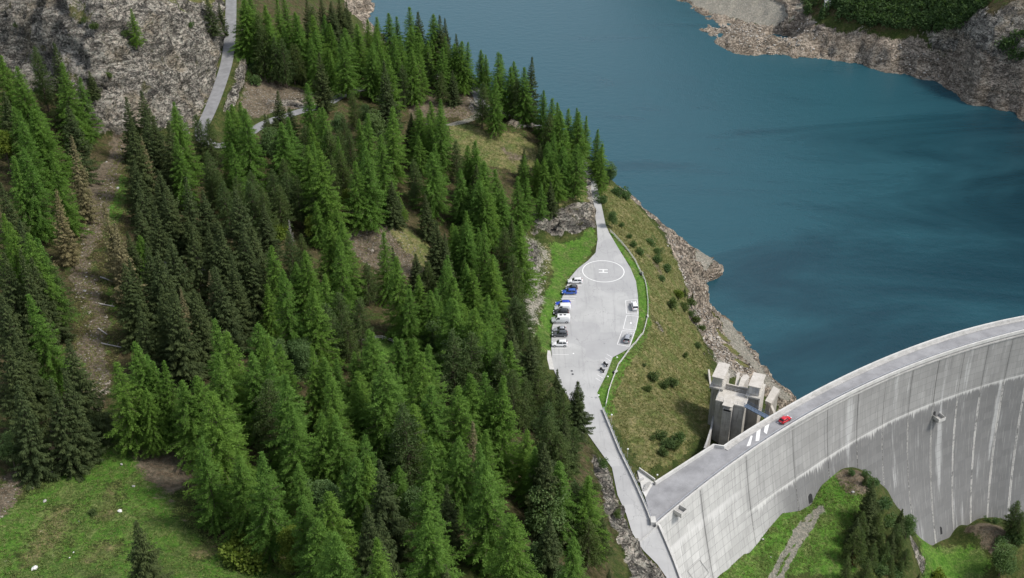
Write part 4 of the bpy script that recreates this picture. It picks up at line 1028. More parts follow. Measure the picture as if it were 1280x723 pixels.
PROTO = {
 'L': (22.0, [larch(s, R=rr, nb=nb) for s, rr, nb in ((1, 5.2, 240), (2, 4.7, 230), (3, 5.8, 260), (4, 4.9, 230), (5, 5.6, 250), (6, 4.4, 210), (7, 5.4, 200), (8, 6.0, 260))]),
 'S': (24.0, [spruce(s, R=rr, nb=nb) for s, rr, nb in ((11, 5.6, 250), (12, 5.0, 240), (13, 6.1, 270), (14, 5.4, 220), (15, 4.7, 230), (16, 5.8, 240))]),
 'T': (24.0, [spruce(s, R=4.2, nb=200, mat=M_TAN, thin=.8) for s in (21, 22)]),
 'P': (18.0, [pine(s, R=rr) for s, rr in ((31, 4.0), (32, 4.6), (33, 3.8), (34, 4.3), (35, 3.5))]),
 'B': (14.0, [broadleaf(s) for s in (41, 42)]),
 'Y': (14.0, [broadleaf(s, mat=M_YELLOW, R=4.2) for s in (51,)]),
 'R': (14.0, [broadleaf(s, mat=M_RED, R=4.0) for s in (55,)]),
 'D': (16.0, [dead_tree(s) for s in (61, 62)]),
 'b': (2.0, [bush(s) for s in (71, 72, 73)]),
 'p': (2.0, [bush(s, mat=M_PINE) for s in (75, 76)]),
 'y': (2.0, [bush(s, mat=M_YELLOW) for s in (78,)]),
}
NAMES = {'L': ('larch_tree', 'larch tree'), 'S': ('spruce_tree', 'spruce tree'), 'T': ('dry_spruce_tree', 'spruce tree'), 'P': ('pine_tree', 'pine tree'), 'B': ('broadleaf_tree', 'tree'), 'Y': ('yellow_green_tree', 'tree'), 'R': ('russet_tree', 'tree'), 'D': ('dead_tree', 'dead tree'), 'b': ('bush', 'bush'), 'p': ('pine_bush', 'bush'), 'y': ('yellow_green_bush', 'bush')}
ADJ = {'L': 'bright green larch', 'S': 'dark green spruce', 'T': 'tan dried-out spruce', 'P': 'dull green pine', 'B': 'rounded broadleaf tree', 'Y': 'yellow-green leafy tree', 'R': 'russet leafy tree', 'D': 'bare grey dead tree', 'b': 'low green bush', 'p': 'low dark bush', 'y': 'low yellow-green bush'}
GULLY = W([(150, 175), (132, 218), (118, 300), (110, 335), (128, 400), (115, 470), (105, 510), (65, 575)])
TREES = []      # (kind, px, py, x, y, z, height)
def put(kind, px, py, h):
    p = hit(px, py, h * .97)
    if p is None or p[1] > 620: return
    if in_poly(np.array([p[0]]), np.array([p[1]]), ASPH)[0] or seg_dist(np.array([p[0]]), np.array([p[1]]), ROAD_UP)[0][0] < 2.6: 
        q = seg_dist(np.array([p[0]]), np.array([p[1]]), ASPH + ASPH[:1])[0][0]
        return put(kind, px, py, h * .82) if h > 6 else None
    if kind not in 'Tb' and px < 330 and seg_dist(np.array([p[0]]), np.array([p[1]]), GULLY)[0][0] < 4.0: return
    TREES.append((kind, px, py, p[0], p[1], p[2], h))
TILES = [
 (0, 0, 'L 0 355 24,L 105 410 24,P 210 290 20,S 330 270 26,L 370 395 26,L 790 60 12,S 540 430 9,S 860 560 22,S 755 590 20,S 20 560 20,L 195 600 20,L 90 655 20,L 470 480 20'),
 (200, 0, 'S 290 -20 14,S 350 20 15,S 385 10 12,L 500 0 22,L 545 -5 22,P 590 95 20,L 640 30 22,L 700 10 22,L 755 -10 22,L 800 80 24,L 840 100 24,S 880 -10 20,P 910 50 20,L 930 110 24,P 640 190 18,P 690 230 18,P 735 240 18,P 790 270 15,P 830 270 15,P 600 170 19,L 660 130 22,L 920 240 20,S 860 390 8,b 575 360 4,b 575 450 3.5,L 90 620 20,L 420 640 20,L 490 625 20,S 700 560 20,L 890 505 24,S 640 690 14,P 790 655 14'),
 (400, 0, 'S 10 -20 20,S 60 10 20,S 110 -10 20,S 150 20 18,L 20 100 22,L 60 150 20,S 0 330 20,L 50 340 14,L 150 180 22,L 140 240 22,L 225 155 22,L 215 220 20,L 290 130 20,L 350 110 20,L 410 85 22,L 460 100 20,L 500 90 20,L 540 50 24,S 590 80 22,D 635 80 18,L 675 90 22,S 720 100 22,S 760 110 20,L 350 190 22,L 330 150 20,L 310 265 20,L 285 275 20,L 380 340 18,L 410 350 22,L 465 285 20,L 450 220 20,L 490 220 22,L 540 165 22,L 580 170 20,L 545 290 22,L 590 270 22,L 605 210 20,L 635 250 18,S 690 180 18,L 750 230 18,L 730 290 18,L 800 270 18,S 830 215 20,L 850 250 20,L 885 265 20,L 940 310 20,S 395 380 26,P 500 400 16,P 580 400 15,P 650 330 14,P 200 560 14,P 730 440 13,S 800 430 13,B 270 630 9,L 430 655 20,L 595 615 20,L 680 620 20,L 720 610 20,S 545 690 14,B 100 680 9,L 0 655 18,P 770 330 13'),
 (600, 0, 'L 10 305 22,L 40 335 20,L 110 330 24,L 130 335 22,L 210 375 22,L 180 410 20,L 270 420 22,S 300 350 26,L 340 460 20,L 380 550 18,L 435 600 20,L 470 620 18,L 90 475 22,P 10 510 17,P 230 480 17,L 545 665 18,L 590 655 20,L 640 705 20'),
 (0, 140, 'Y 0 90 14,L 110 0 26,L 240 -10 24,L 200 20 22,S 400 -30 22,L 520 -20 24,L 150 230 26,L 80 270 24,L 320 250 24,T 420 165 24,S 480 280 22,T 320 490 20,T 640 560 22,S 20 440 24,L 0 630 20,T 850 150 20,S 780 40 26,S 860 0 24,S 920 40 22,S 560 470 14'),
 (200, 140, 'L 90 -10 24,P 230 30 17,P 270 50 17,L 410 0 24,L 500 -10 26,S 640 30 12,S 30 70 24,L 100 160 22,P 300 250 18,L 440 195 20,B 650 85 14,L 730 80 22,L 790 40 22,P 870 90 15,L 930 80 18,L 880 210 20,L 920 210 18,P 690 150 17,P 740 290 15,P 450 400 18,P 560 360 17,P 540 440 17,P 620 480 17,P 680 350 17,P 700 450 15,P 820 390 16,P 760 370 16,S 30 440 22,S 140 410 24,S 260 480 20,P 290 340 14,S 470 480 24,P 380 420 18,S 170 640 16,S 290 680 16,S 620 560 18,Y 900 620 9,y 700 670 5,D 780 650 8,L 940 550 14,P 930 460 15,P 350 360 15'),
 (400, 140, 'L 15 -20 22,P 150 20 14,L 270 20 24,B 320 -10 12,L 420 -10 26,S 540 10 14,L 600 -10 20,L 660 20 20,L 720 -10 24,L 370 150 26,L 280 200 20,L 270 240 24,P 60 120 18,L 0 250 26,P 100 120 16,P 130 230 15,L 20 440 18,Y 150 460 10,P 200 540 9,L 220 315 22,L 310 525 10,L 100 590 14,S 430 430 14,L 490 520 8,P 560 420 9,L 600 150 14,P 570 290 14,L 680 250 22,P 820 180 15,L 920 190 22,L 880 210 20,L 840 345 20,L 950 420 22,S 640 500 15,L 880 600 14,L 800 680 12,S 940 330 18,L 700 190 18'),
 (600, 140, 'L 0 240 22,L 20 310 24,L 5 390 22,L 115 355 22,L 230 400 20,L 260 400 18,S 265 225 11,L 265 262 12,L 345 290 14,L 390 280 17,L 440 130 17,L 420 185 16,L 455 320 14,L 490 215 18,L 525 230 16,L 580 205 20,S 430 420 13,L 370 440 13,P 420 20 17,L 480 0 22,L 540 -10 22,L 590 0 24,L 640 30 22,L 675 65 22,L 700 110 24,L 720 190 22,L 740 220 22,B 785 300 9,B 800 598 6.5,b 735 495 3,b 585 535 2.4,b 840 455 4,b 875 465 3.5,L 60 490 20,L 30 470 22,S 180 640 16,L 235 680 12,L 140 480 18,S 365 200 14,S 355 230 8'),
 (0, 280, 'L 20 10 26,S 100 0 24,L 140 60 26,L 220 90 24,S 130 170 26,P 270 230 18,L 480 20 18,S 200 200 22,L 230 430 26,L 360 560 22,S 380 330 22,S 440 370 22,S 100 650 20,S 20 450 26,T 690 0 22,L 830 90 14,S 770 240 22,S 940 180 24,S 850 470 20,S 0 200 24'),
 (200, 280, 'S 60 100 22,S 180 10 24,S 320 10 26,S 350 60 24,S 500 0 26,S 540 150 22,S 570 20 24,L 680 140 24,L 740 300 26,L 640 380 16,L 880 170 24,L 800 240 18,P 780 50 16,P 840 70 14,S 370 260 24,S 450 190 22,D 40 230 15,D 90 190 15,D 230 210 15,T 150 230 13,S 330 280 22,S 430 300 18,S 200 400 22,S 60 420 24,T 130 400 16,S 250 430 20,L 350 600 24,L 590 620 22,L 940 390 24,B 700 690 11,B 870 690 11,S 0 390 22,T 300 290 15'),
 (400, 280, 'L 40 0 22,L 110 90 26,L 140 0 24,L 390 55 22,S 450 150 14,P 280 240 13,L 470 210 24,S 580 180 14,L 600 310 20,P 640 240 12,L 660 430 18,L 740 240 20,L 790 260 18,L 800 330 22,L 700 380 18,L 890 250 18,L 930 290 18,L 820 30 16,S 740 60 18,S 690 0 20,L 880 0 20,L 960 30 18,P 120 420 18,P 50 490 18,P 220 460 17,P 150 540 17,L 800 460 22,L 740 480 16,B 680 560 12,L 930 530 20,L 295 650 20,L 480 690 20,L 580 700 20,L 10 310 22,L 520 400 18'),
 (560, 280, 'L 40 20 16,L 110 0 20,L 215 0 26,L 260 200 20,L 435 0 26,P 340 30 19,P 390 200 19,L 110 250 18,P 180 310 10,L 20 320 22,L 30 460 24,L 150 530 24,L 230 430 20,L 290 470 18,P 400 440 16,P 450 490 15,S 380 580 18,P 440 600 15,S 530 680 12,L 240 600 20,L 0 200 18,L 280 220 22'),
 (0, 420, 'S 20 70 24,S 110 10 26,S 200 60 24,S 330 130 22,S 420 30 24,S 80 300 22,S 380 220 22,S 300 270 22,L 720 150 22,L 830 60 24,L 890 120 20,L 930 170 20,B 30 590 9,S 370 460 12,S 120 120 24,S 250 140 24,L 870 330 16'),
 (200, 420, 'L 20 185 20,L 150 260 20,L 230 250 20,L 330 105 24,L 400 -10 24,L 550 105 22,L 640 30 22,L 740 60 20,L 650 160 20,L 300 360 26,P 640 290 19,L 750 220 26,L 780 440 24,L 910 80 22,L 950 480 22,L 260 620 22,L 420 430 18,L 490 690 18,B 850 60 12,B 800 30 11'),
 (400, 420, 'L 20 140 20,L 75 235 24,L 100 140 14,L 230 225 20,L 240 300 18,L 300 0 22,L 375 175 26,L 430 150 22,L 190 110 16,L 480 10 20,L 580 25 20,L 590 135 26,L 660 75 24,L 700 310 24,L 840 320 24,L 920 255 24,P 525 430 22,L 570 410 20,L 620 410 18,L 50 450 22,L 110 490 22,L 260 600 20,L 70 640 16,L 680 620 20,L 840 610 20,T 910 530 17,P 800 -10 21,P 900 0 21,L 510 340 17'),
 (580, 420, 'L 50 255 24,L 130 245 24,L 160 330 22,L 225 290 26,L 10 330 20,S 300 0 20,S 415 0 22,P 430 10 17,P 220 110 19,B 330 110 14,P 430 190 19,P 300 210 19,P 360 250 17,S 565 210 14,S 685 265 17,B 650 390 9,L 420 370 10,P 510 400 19,P 540 500 18,S 610 470 18,P 520 310 16,P 590 330 16,P 640 560 14,L 120 665 20,L 150 590 20,S 500 670 20,L 260 50 22,L 200 20 22,L 150 0 22'),
 (0, 573, 'S 815 370 18'),
 (200, 573, 'L 470 -10 20,L 595 0 24,L 680 90 16,L 840 55 18,L 860 220 20,Y 770 410 11,Y 790 570 7,y 450 480 4,y 510 540 4.5,B 940 140 12,L 930 390 18'),
 (400, 573, 'L 215 5 20,L 265 10 20,S 390 5 24,L 470 50 14,L 40 225 22,B 30 150 12,S 285 280 22,S 360 330 18,L 640 160 22,L 665 290 26,S 770 160 18,L 40 445 20,L 95 435 22,L 365 525 20,L 700 540 18,B 560 180 11,S 740 650 15'),
 (600, 573, 'L 50 25 26,L 205 330 24,S 400 0 22,L 490 35 22,P 590 150 18,B 410 160 16,S 410 330 20,L 650 95 22,P 660 380 13,P 740 370 13,L 570 470 22,B 350 520 11,S 780 670 8,B 500 690 10'),
 (1000, 573, 'S 455 140 16,S 440 240 14,S 400 90 4,S 620 305 9,B 665 345 9,P 345 420 13,P 385 440 13,R 330 575 5,P 300 600 9,P 410 610 10,P 640 540 9,b 540 350 3,P 590 400 9,b 510 560 3,S 720 690 7,y 850 690 4,P 560 590 7,b 490 640 3,S 560 440 9,P 480 330 11,P 500 450 9,P 610 470 8,b 570 650 3,P 450 520 9,P 380 330 11,S 350 360 11,b 470 560 3,P 530 500 8,b 430 130 2.5,b 500 230 3,P 620 620 7,b 650 420 3,P 560 690 6'),
 (1130, 573, 'P 690 260 13,B 625 520 13,b 660 420 3,b 700 450 3.5,b 620 480 3,P 720 330 11,b 565 365 1.8,b 510 355 1.5'),
]
for ox, oy, txt in TILES:
    for it in txt.split(','):
        k, zx, zy, h = it.split(); put(k, ox + float(zx) / 4.82, oy + float(zy) / 4.82, float(h))
for x, y, k, h in ((787, 293, 'b', 1.6), (792, 302, 'b', 2), (801, 311, 'b', 2.2), (815, 298, 'b', 3.2), (822, 320, 'b', 2.6), (834, 332, 'b', 2.4), (827, 344, 'b', 2), (839, 375, 'p', 3), (848, 363, 'y', 2.6), (856, 380, 'p', 2.8), (864, 373, 'p', 2.2), (865, 389, 'b', 2), (866, 366, 'S', 4), (856, 360, 'S', 3.5), (818.6, 467, 'p', 2.4), (832, 476, 'p', 2.2), (841, 475, 'p', 2.4), (811, 484, 'p', 1.8), (777, 279, 'b', 1.5), (872, 396, 'p', 2.2), (856, 441, 'p', 1.5), (872, 429, 'p', 1.6), (878, 408, 'p', 2), (824, 311, 'b', 2.4), (850, 543, 'b', 2.8), (834, 551, 'p', 2.2), (828, 562, 'p', 2), (828, 540, 'p', 2), (845, 552, 'p', 2), (818, 545, 'p', 1.2), (806, 455, 'p', 1), (820, 310, 'b', 2), (742, 603, 'p', 2), (118, 29, 'p', 1.8), (22, 27, 'p', 1.8), (43, 18, 'p', 1.4), (103, 22, 'p', 1.8), (135, 90, 'p', 1.6), (158, 38, 'p', 2), (238, 28, 'b', 1.8), (117, 636, 'p', 1.2), (755, 575, 'b', 2.2), (770, 640, 'p', 1.6), (1095, 600, 'b', 2), (1125, 660, 'b', 1.8), (1066, 588, 'b', 1.4), (1083, 590, 'b', 1.6)):
    put(k, x, y, h)
for x, y, k, h in ((167, 200, 'S', 19), (178, 228, 'S', 22), (172, 255, 'S', 19), (192, 262, 'S', 22), (166, 290, 'S', 17), (186, 305, 'S', 22), (206, 245, 'S', 20), (198, 215, 'S', 20), (160, 325, 'S', 16), (405, 163, 'L', 18), (391, 176, 'L', 16), (421, 172, 'L', 18), (380, 186, 'P', 14), (412, 198, 'P', 15), (398, 205, 'L', 18), (450, 150, 'L', 15), (475, 165, 'P', 13), (436, 165, 'P', 13), (700, 545, 'P', 15), (668, 560, 'L', 17), (655, 540, 'L', 18), (730, 610, 'P', 11), (745, 650, 'L', 12), (305, 4, 'L', 20), (335, 20, 'L', 20), (318, 28, 'L', 18), (372, 22, 'L', 20), (392, 40, 'L', 20), (410, 62, 'L', 18), (356, 34, 'L', 18)):
    put(k, x, y, h)
REGIONS = [(95, 30, 'on the grey cliff'), (60, 130, 'below the grey cliff'), (40, 250, 'left of the gully, upper part'), (40, 380, 'left of the gully, middle part'), (50, 480, 'left of the gully, lowest part'), (185, 180, 'between gully top and cliff foot'), (200, 270, 'right of the gully, upper part'), (230, 370, 'around the grey dead trees'), (280, 170, 'below the hairpin bend'), (320, 240, 'on the slope below the hairpin'), (350, 40, 'right of the upper road'), (290, 20, 'left of the upper road'), (440, 40, 'behind the parked black car'), (400, 150, 'below the mountain road'), (500, 50, 'on the spur top by the lake'), (490, 110, 'on the spur above the trail'), (600, 80, 'on the lakeside ridge crest'), (700, 150, 'on the ridge beside the helipad road'), (660, 200, 'on the dry slope above the roadside rock'), (440, 200, 'above the bare rib'), (540, 220, 'on the slope below the trail'), (380, 290, 'left of the bare rib'), (340, 370, 'by the green clearing'), (450, 330, 'in the hollow below the bare rib'), (560, 290, 'right of the bare rib'), (630, 260, 'above the scree by the lawn'), (550, 370, 'above the little lawn'), (640, 360, 'beside the scree and lawn'), (190, 470, 'on the meadow top edge'), (270, 490, 'behind the brown bare patch'), (370, 480, 'left of the curved fence'), (480, 480, 'below the curved fence'), (560, 480, 'in the dense middle stand'), (640, 480, 'uphill of the car park end'), (710, 500, 'at the road bend by the car park'), (280, 600, 'beside the brown bare patch'), (360, 640, 'at the lower meadow edge'), (460, 600, 'in the lower middle stand'), (470, 700, 'at the bottom edge, centre left'), (590, 600, 'in the lower right stand'), (620, 690, 'at the bottom edge, centre right'), (700, 600, 'above the road cutting'), (720, 690, 'above the lowest road'), (170, 690, 'alone on the green meadow'), (800, 300, 'on the dry slope above the lake'), (850, 375, 'above the rocky lake bank'), (830, 480, 'on the slope below the fence'), (835, 550, 'near the dam crest end'), (1085, 620, 'on the knoll below the dam'), (1070, 700, 'beside the track below the dam'), (1130, 700, 'on the rock edge below the dam'), (1265, 660, 'at the dam foot, far right')]
ORD = ['leftmost'] + [f'{k}{"th" if 10 < k % 100 < 14 else {1: "st", 2: "nd", 3: "rd"}.get(k % 10, "th")}' for k in range(2, 80)]
groups = {}
for t in TREES:
    reg = min(REGIONS, key=lambda r: (r[0] - t[1]) ** 2 + (r[1] - t[2]) ** 2)[2]; groups.setdefault((t[0], reg), []).append(t)
rr_ = random.Random(5)
for (k, reg), ts in groups.items():
    ts.sort(key=lambda t: t[1])
    for i, (kk, px, py, x, y, z, h) in enumerate(ts):
        if len(ts) == 1: lab = f'{ADJ[k]} standing {reg}'
        elif i == 0: lab = f'{ADJ[k]}, leftmost of {len(ts)} {reg}'
        elif i == len(ts) - 1: lab = f'{ADJ[k]}, rightmost of {len(ts)} {reg}'
        else: lab = f'{ADJ[k]}, {ORD[i]} from left of {len(ts)} {reg}'
        name, cat = NAMES[k]; H0, ms = PROTO[k]; cm, tm = ms[rr_.randrange(len(ms))]
        zg = float(hz(np.array([x]), np.array([y]))[0])
        e = thing(name, (x, y, zg), lab, cat, f'{cat}s {reg}')
        s = h / H0; wj = s * rr_.uniform(.82, 1.12) * (1.12 if h < 15 and k in 'LS' else 1)
        e.rotation_euler = (rr_.gauss(0, .025), rr_.gauss(0, .025), rr_.uniform(0, 6.28)); e.scale = (wj, wj, s)
        obj('stems' if k in 'bpy' else 'trunk', tm, e); obj({'b': 'foliage', 'p': 'foliage', 'y': 'foliage', 'D': 'branches'}.get(k, 'crown'), cm, e)
print('TREES', len(TREES), {k: sum(t[0] == k for t in TREES) for k in PROTO})

# ------------------------------------------------------------------ cars
def paintmat(name, col, rough=.3, metal=.0):
    t = NT(name); t.p(Base_Color=t.mix(t.ss(t.noise(t.n('TexCoord', 3), 3, 3), .3, .7), tuple(x * .94 for x in col), col), Roughness=rough, Metallic=metal, Coat_Weight=.6, Coat_Roughness=.1); return t.m
CARCOL = {'white': paintmat('white_car_paint', (.82, .82, .81)), 'black': paintmat('black_car_paint', (.02, .02, .022)), 'grey': paintmat('dark_grey_car_paint', (.075, .08, .085)), 'silver': paintmat('silver_car_paint', (.42, .43, .44), .3, .4), 'blue': paintmat('blue_car_paint', (.03, .10, .42)), 'deepblue': paintmat('deep_blue_car_paint', (.015, .06, .50)), 'red': paintmat('red_car_paint', (.55, .008, .02))}
M_GLASS = NT('car_glass'); M_GLASS.p(Base_Color=(.018, .022, .026), Roughness=.08, Specular_IOR_Level=.6); M_GLASS = M_GLASS.m
M_TYRE = plain('tyre_rubber', (.02, .02, .02), .85); M_RIM = plain('alloy_rim', (.5, .5, .52), .3, .8); M_TAIL = plain('red_tail_light', (.35, .01, .01), .2); M_HEAD = plain('clear_headlight', (.75, .76, .78), .15)
def loft(secs, name, mat, parent, smooth=True):
    """secs: list of (x, half width at bottom, half width at top, z bottom, z top); rounded box sections along x"""
    V = []; n = 10
    for x, wb, wt, z0, z1 in secs:
        h = z1 - z0; r = min(.14, h * .3)
        half = [(wb * .86, z0), (wb, z0 + r), (wb * .5 + wt * .5, z0 + h * .55), (wt, z1 - r), (wt * .88, z1)]
        V += [(x, -y, z) for y, z in half] + [(x, y, z) for y, z in half[::-1]]
    Fq = []
    for i in range(len(secs) - 1):
        for k in range(n): Fq.append((i * n + k, i * n + (k + 1) % n, i * n + n + (k + 1) % n, i * n + n + k))
    Fq += [tuple(range(n))[::-1], tuple(range((len(secs) - 1) * n, len(secs) * n))]
    me = mesh_np(name, V, Fq, mat)
    bm = bmesh.new(); bm.from_mesh(me); bmesh.ops.recalc_face_normals(bm, faces=bm.faces); bm.to_mesh(me); bm.free()
    if smooth:
        me.polygons.foreach_set('use_smooth', [len(p.vertices) == 4 for p in me.polygons])
        me.update()
    return obj(name, me, parent)
def wheel_mesh(r):
    mb = MB(); mb.tube((0, -.11, 0), (0, .11, 0), r, r, 18); t = mesh_np('tyre', mb.v, mb.f, M_TYRE)
    mb = MB(); mb.tube((0, -.125, 0), (0, .125, 0), r * .62, r * .62, 12); return t, mesh_np('rim', mb.v, mb.f, M_RIM)
WH = {r: wheel_mesh(r) for r in (.31, .34, .37)}
def car(kind, col, px, py, heading, label, z=.02, group=None, gp=None, name='parked_car'):
    p = gp if gp is not None else P(px, py, z)
    e = thing(name, (p[0], p[1], z if gp is None else p[2]), label, 'van' if kind in ('van', 'bigvan') else 'car', group, heading)
    m = CARCOL[col]
    L, Wd, Hh, r = {'hatch': (3.65, 1.62, 1.49, .31), 'wagon': (4.6, 1.80, 1.50, .34), 'suv': (4.5, 1.86, 1.68, .37), 'van': (4.75, 1.90, 1.95, .34), 'bigvan': (5.4, 2.0, 2.35, .37)}[kind]
    a, w = L / 2, Wd / 2
    if kind in ('van', 'bigvan'):
        loft([(-a, w * .92, w * .86, .45, Hh * .9), (-a + .12, w * .98, w * .9, .3, Hh * .985), (-a + .5, w, w * .92, .26, Hh), (a - 2.0, w, w * .92, .26, Hh), (a - 1.72, w, w * .9, .26, Hh * .965), (a - 1.1, w, w * .88, .26, Hh * .62), (a - .25, w * .96, w * .84, .28, Hh * .44), (a - .04, w * .9, w * .78, .34, Hh * .36)], 'body', m, e)
        mb = MB(); zt = Hh * .94; zb = Hh * .63
        mb.add([(a - 1.13, -w * .80, zb + .03), (a - 1.13, w * .80, zb + .03), (a - 1.66, w * .76, zt + .02), (a - 1.66, -w * .76, zt + .02)], [(0, 1, 2, 3)])
        o = mb.build('windscreen', M_GLASS, e, fix=False)
        for s in (-1, 1):
            mb = MB(); mb.add([(a - 1.35, s * (w * .965), Hh * .58), (a - 2.35, s * (w * .975), Hh * .58), (a - 2.35, s * (w * .945), Hh * .85), (a - 1.75, s * (w * .945), Hh * .85)], [(0, 1, 2, 3) if s < 0 else (3, 2, 1, 0)]); mb.build('side_window', M_GLASS, e, fix=False)
            mb = MB(); mb.box(a - 1.5, a - 1.3, s * w * 1.0 - .0, s * (w + .2), Hh * .55, Hh * .66) if s > 0 else mb.box(a - 1.5, a - 1.3, -(w + .2), -w, Hh * .55, Hh * .66); mb.build('mirror', M_BLACK, e)
        if kind == 'bigvan':
            for x0, ww in ((.0, .55), (-1.2, .5)): mb = MB(); mb.box(x0 - .35, x0 + .35, -ww / 2, ww / 2, Hh - .02, Hh + .1); mb.build('roof_vent', M_BLACK, e)
    else:
        hb = {'hatch': .92, 'wagon': .92, 'suv': 1.02}[kind]
        loft([(-a, w * .84, w * .80, .42, hb * .92), (-a + .12, w * .95, w * .90, .28, hb * .98), (-a + .6, w, w * .94, .22, hb), (a - 1.35, w, w * .93, .22, hb), (a - .9, w, w * .90, .22, hb * .94), (a - .25, w * .95, w * .82, .25, hb * .80), (a - .03, w * .85, w * .72, .34, hb * .66)], 'body', m, e)
        rear = {'hatch': -a + .22, 'wagon': -a + .25, 'suv': -a + .22}[kind]; rt = rear + (.42 if kind == 'hatch' else .32); f0 = a - 1.12 if kind == 'hatch' else a - 1.35; ft = f0 - .72
        g_ = loft([(rear, w * .86, w * .80, hb - .06, hb + .02), (rt, w * .90, w * .74, hb - .06, Hh - .07), (rt + .3, w * .91, w * .76, hb - .06, Hh - .05), (ft - .2, w * .91, w * .76, hb - .06, Hh - .05), (ft, w * .90, w * .74, hb - .06, Hh - .08), (f0, w * .88, w * .82, hb - .08, hb)], 'window_band', M_GLASS, e)
        loft([(rt - .08, w * .70, w * .66, Hh - .14, Hh - .05), (rt + .2, w * .80, w * .72, Hh - .13, Hh), (ft - .2, w * .80, w * .72, Hh - .13, Hh), (ft + .06, w * .72, w * .66, Hh - .17, Hh - .07)], 'roof', m, e)
        for s in (-1, 1):
            for xb, xt, wd in ((f0 - .05, ft, .09), ((f0 + rear) / 2 - .05, (ft + rt) / 2, .10), (rear + .12, rt + .06, .22)):
                mb = MB(); yb, yt = s * w * .925, s * w * .79
                mb.hexa([(xb - wd, yb - .02, hb - .04), (xb, yb - .02, hb - .04), (xb, yb + .02, hb - .04), (xb - wd, yb + .02, hb - .04)], [(xt - wd, yt - .02, Hh - .08), (xt, yt - .02, Hh - .08), (xt, yt + .02, Hh - .08), (xt - wd, yt + .02, Hh - .08)]); mb.build('pillar', m, e)
            mb = MB(); mb.box(f0 - .25, f0 - .08, min(s * w, s * (w + .17)), max(s * w, s * (w + .17)), hb - .05, hb + .09); mb.build('mirror', m, e)
        if kind in ('wagon', 'suv'):
            for s in (-1, 1): mb = MB(); mb.box(rt + .2, ft - .2, s * w * .66 - .02, s * w * .66 + .02, Hh - .02, Hh + .05); mb.build('roof_rail', M_BLACK, e)
    t_, r_ = WH[r]
    for x in (-a + L * .19, a - L * .18):
        for s in (-1, 1):
            o = obj('wheel', t_, e, (x, s * (w - .10), r)); obj('rim', r_, o)
    zl = Hh * .42 if kind not in ('van', 'bigvan') else Hh * .36
    for s in (-1, 1):
        mb = MB(); mb.box(a - .28, a - .04, s * w * .66 - .14, s * w * .66 + .14, zl, zl + .13); mb.build('headlight', M_HEAD, e)
        mb = MB(); mb.box(-a - .012, -a + .12, s * w * .74 - .10, s * w * .74 + .10, zl + .08, zl + .34); mb.build('tail_light', M_TAIL, e)
    mb = MB(); mb.box(-a - .02, -a + .02, -.26, .26, .48, .60); mb.build('number_plate', M_WHITE, e)
    return e
G = 'vehicles parked in the car park'
W_ = math.pi + .02
car('wagon', 'white', 718.8, 353.2, W_, 'white estate car parked nearest the helipad circle, nose to grass', group=G)
car('hatch', 'grey', 714.5, 361.8, W_, 'dark grey hatchback between the white estate and the mid-blue car', group=G)
car('wagon', 'blue', 711.5, 367.0, W_, 'mid-blue car parked beside the dark grey hatchback', group=G)
car('wagon', 'deepblue', 703.7, 381.8, W_, 'vivid blue car half hidden behind the smaller white van', group=G)
car('van', 'white', 702.9, 387.0, W_, 'smaller white van between the vivid blue and black cars', group=G)
car('wagon', 'black', 701.2, 392.6, W_, 'black estate car squeezed between the two white vans', group=G)
car('bigvan', 'white', 700.8, 402.4, W_, 'large white panel van with dark roof vents', group=G)
car('hatch', 'silver', 699.5, 414.2, W_, 'silver hatchback just beyond the charcoal off-roader', group=G)
car('suv', 'grey', 699.6, 420.0, W_, 'charcoal off-roader beside the silver hatchback', group=G)
car('suv', 'white', 699.5, 432.0, W_, 'white off-roader at the near end of the parked row', group=G)
car('suv', 'white', 792.9, 384.5, math.radians(93), 'white off-roader in the marked box by the fence', group=G)
p0 = P(782, 433, 0); p1 = P(789, 413, 0); hd = math.atan2(p1[1] - p0[1], p1[0] - p0[0])
car('suv', 'silver', 784.6, 425.0, hd, 'silver off-roader in the slanted box by the fence', group=G)
q0 = P(981, 526.5, 0); hd = math.atan(dD(q0[0]))
car('hatch', 'red', 981, 526.8, hd, 'small red hatchback driving on the dam crest', z=.04, name='red_car')
gp = hit(421, 106.5); gp[2] += .05
car('suv', 'black', 0, 0, math.pi * .83, 'black off-roader parked on grass by the mountain road', gp=gp)
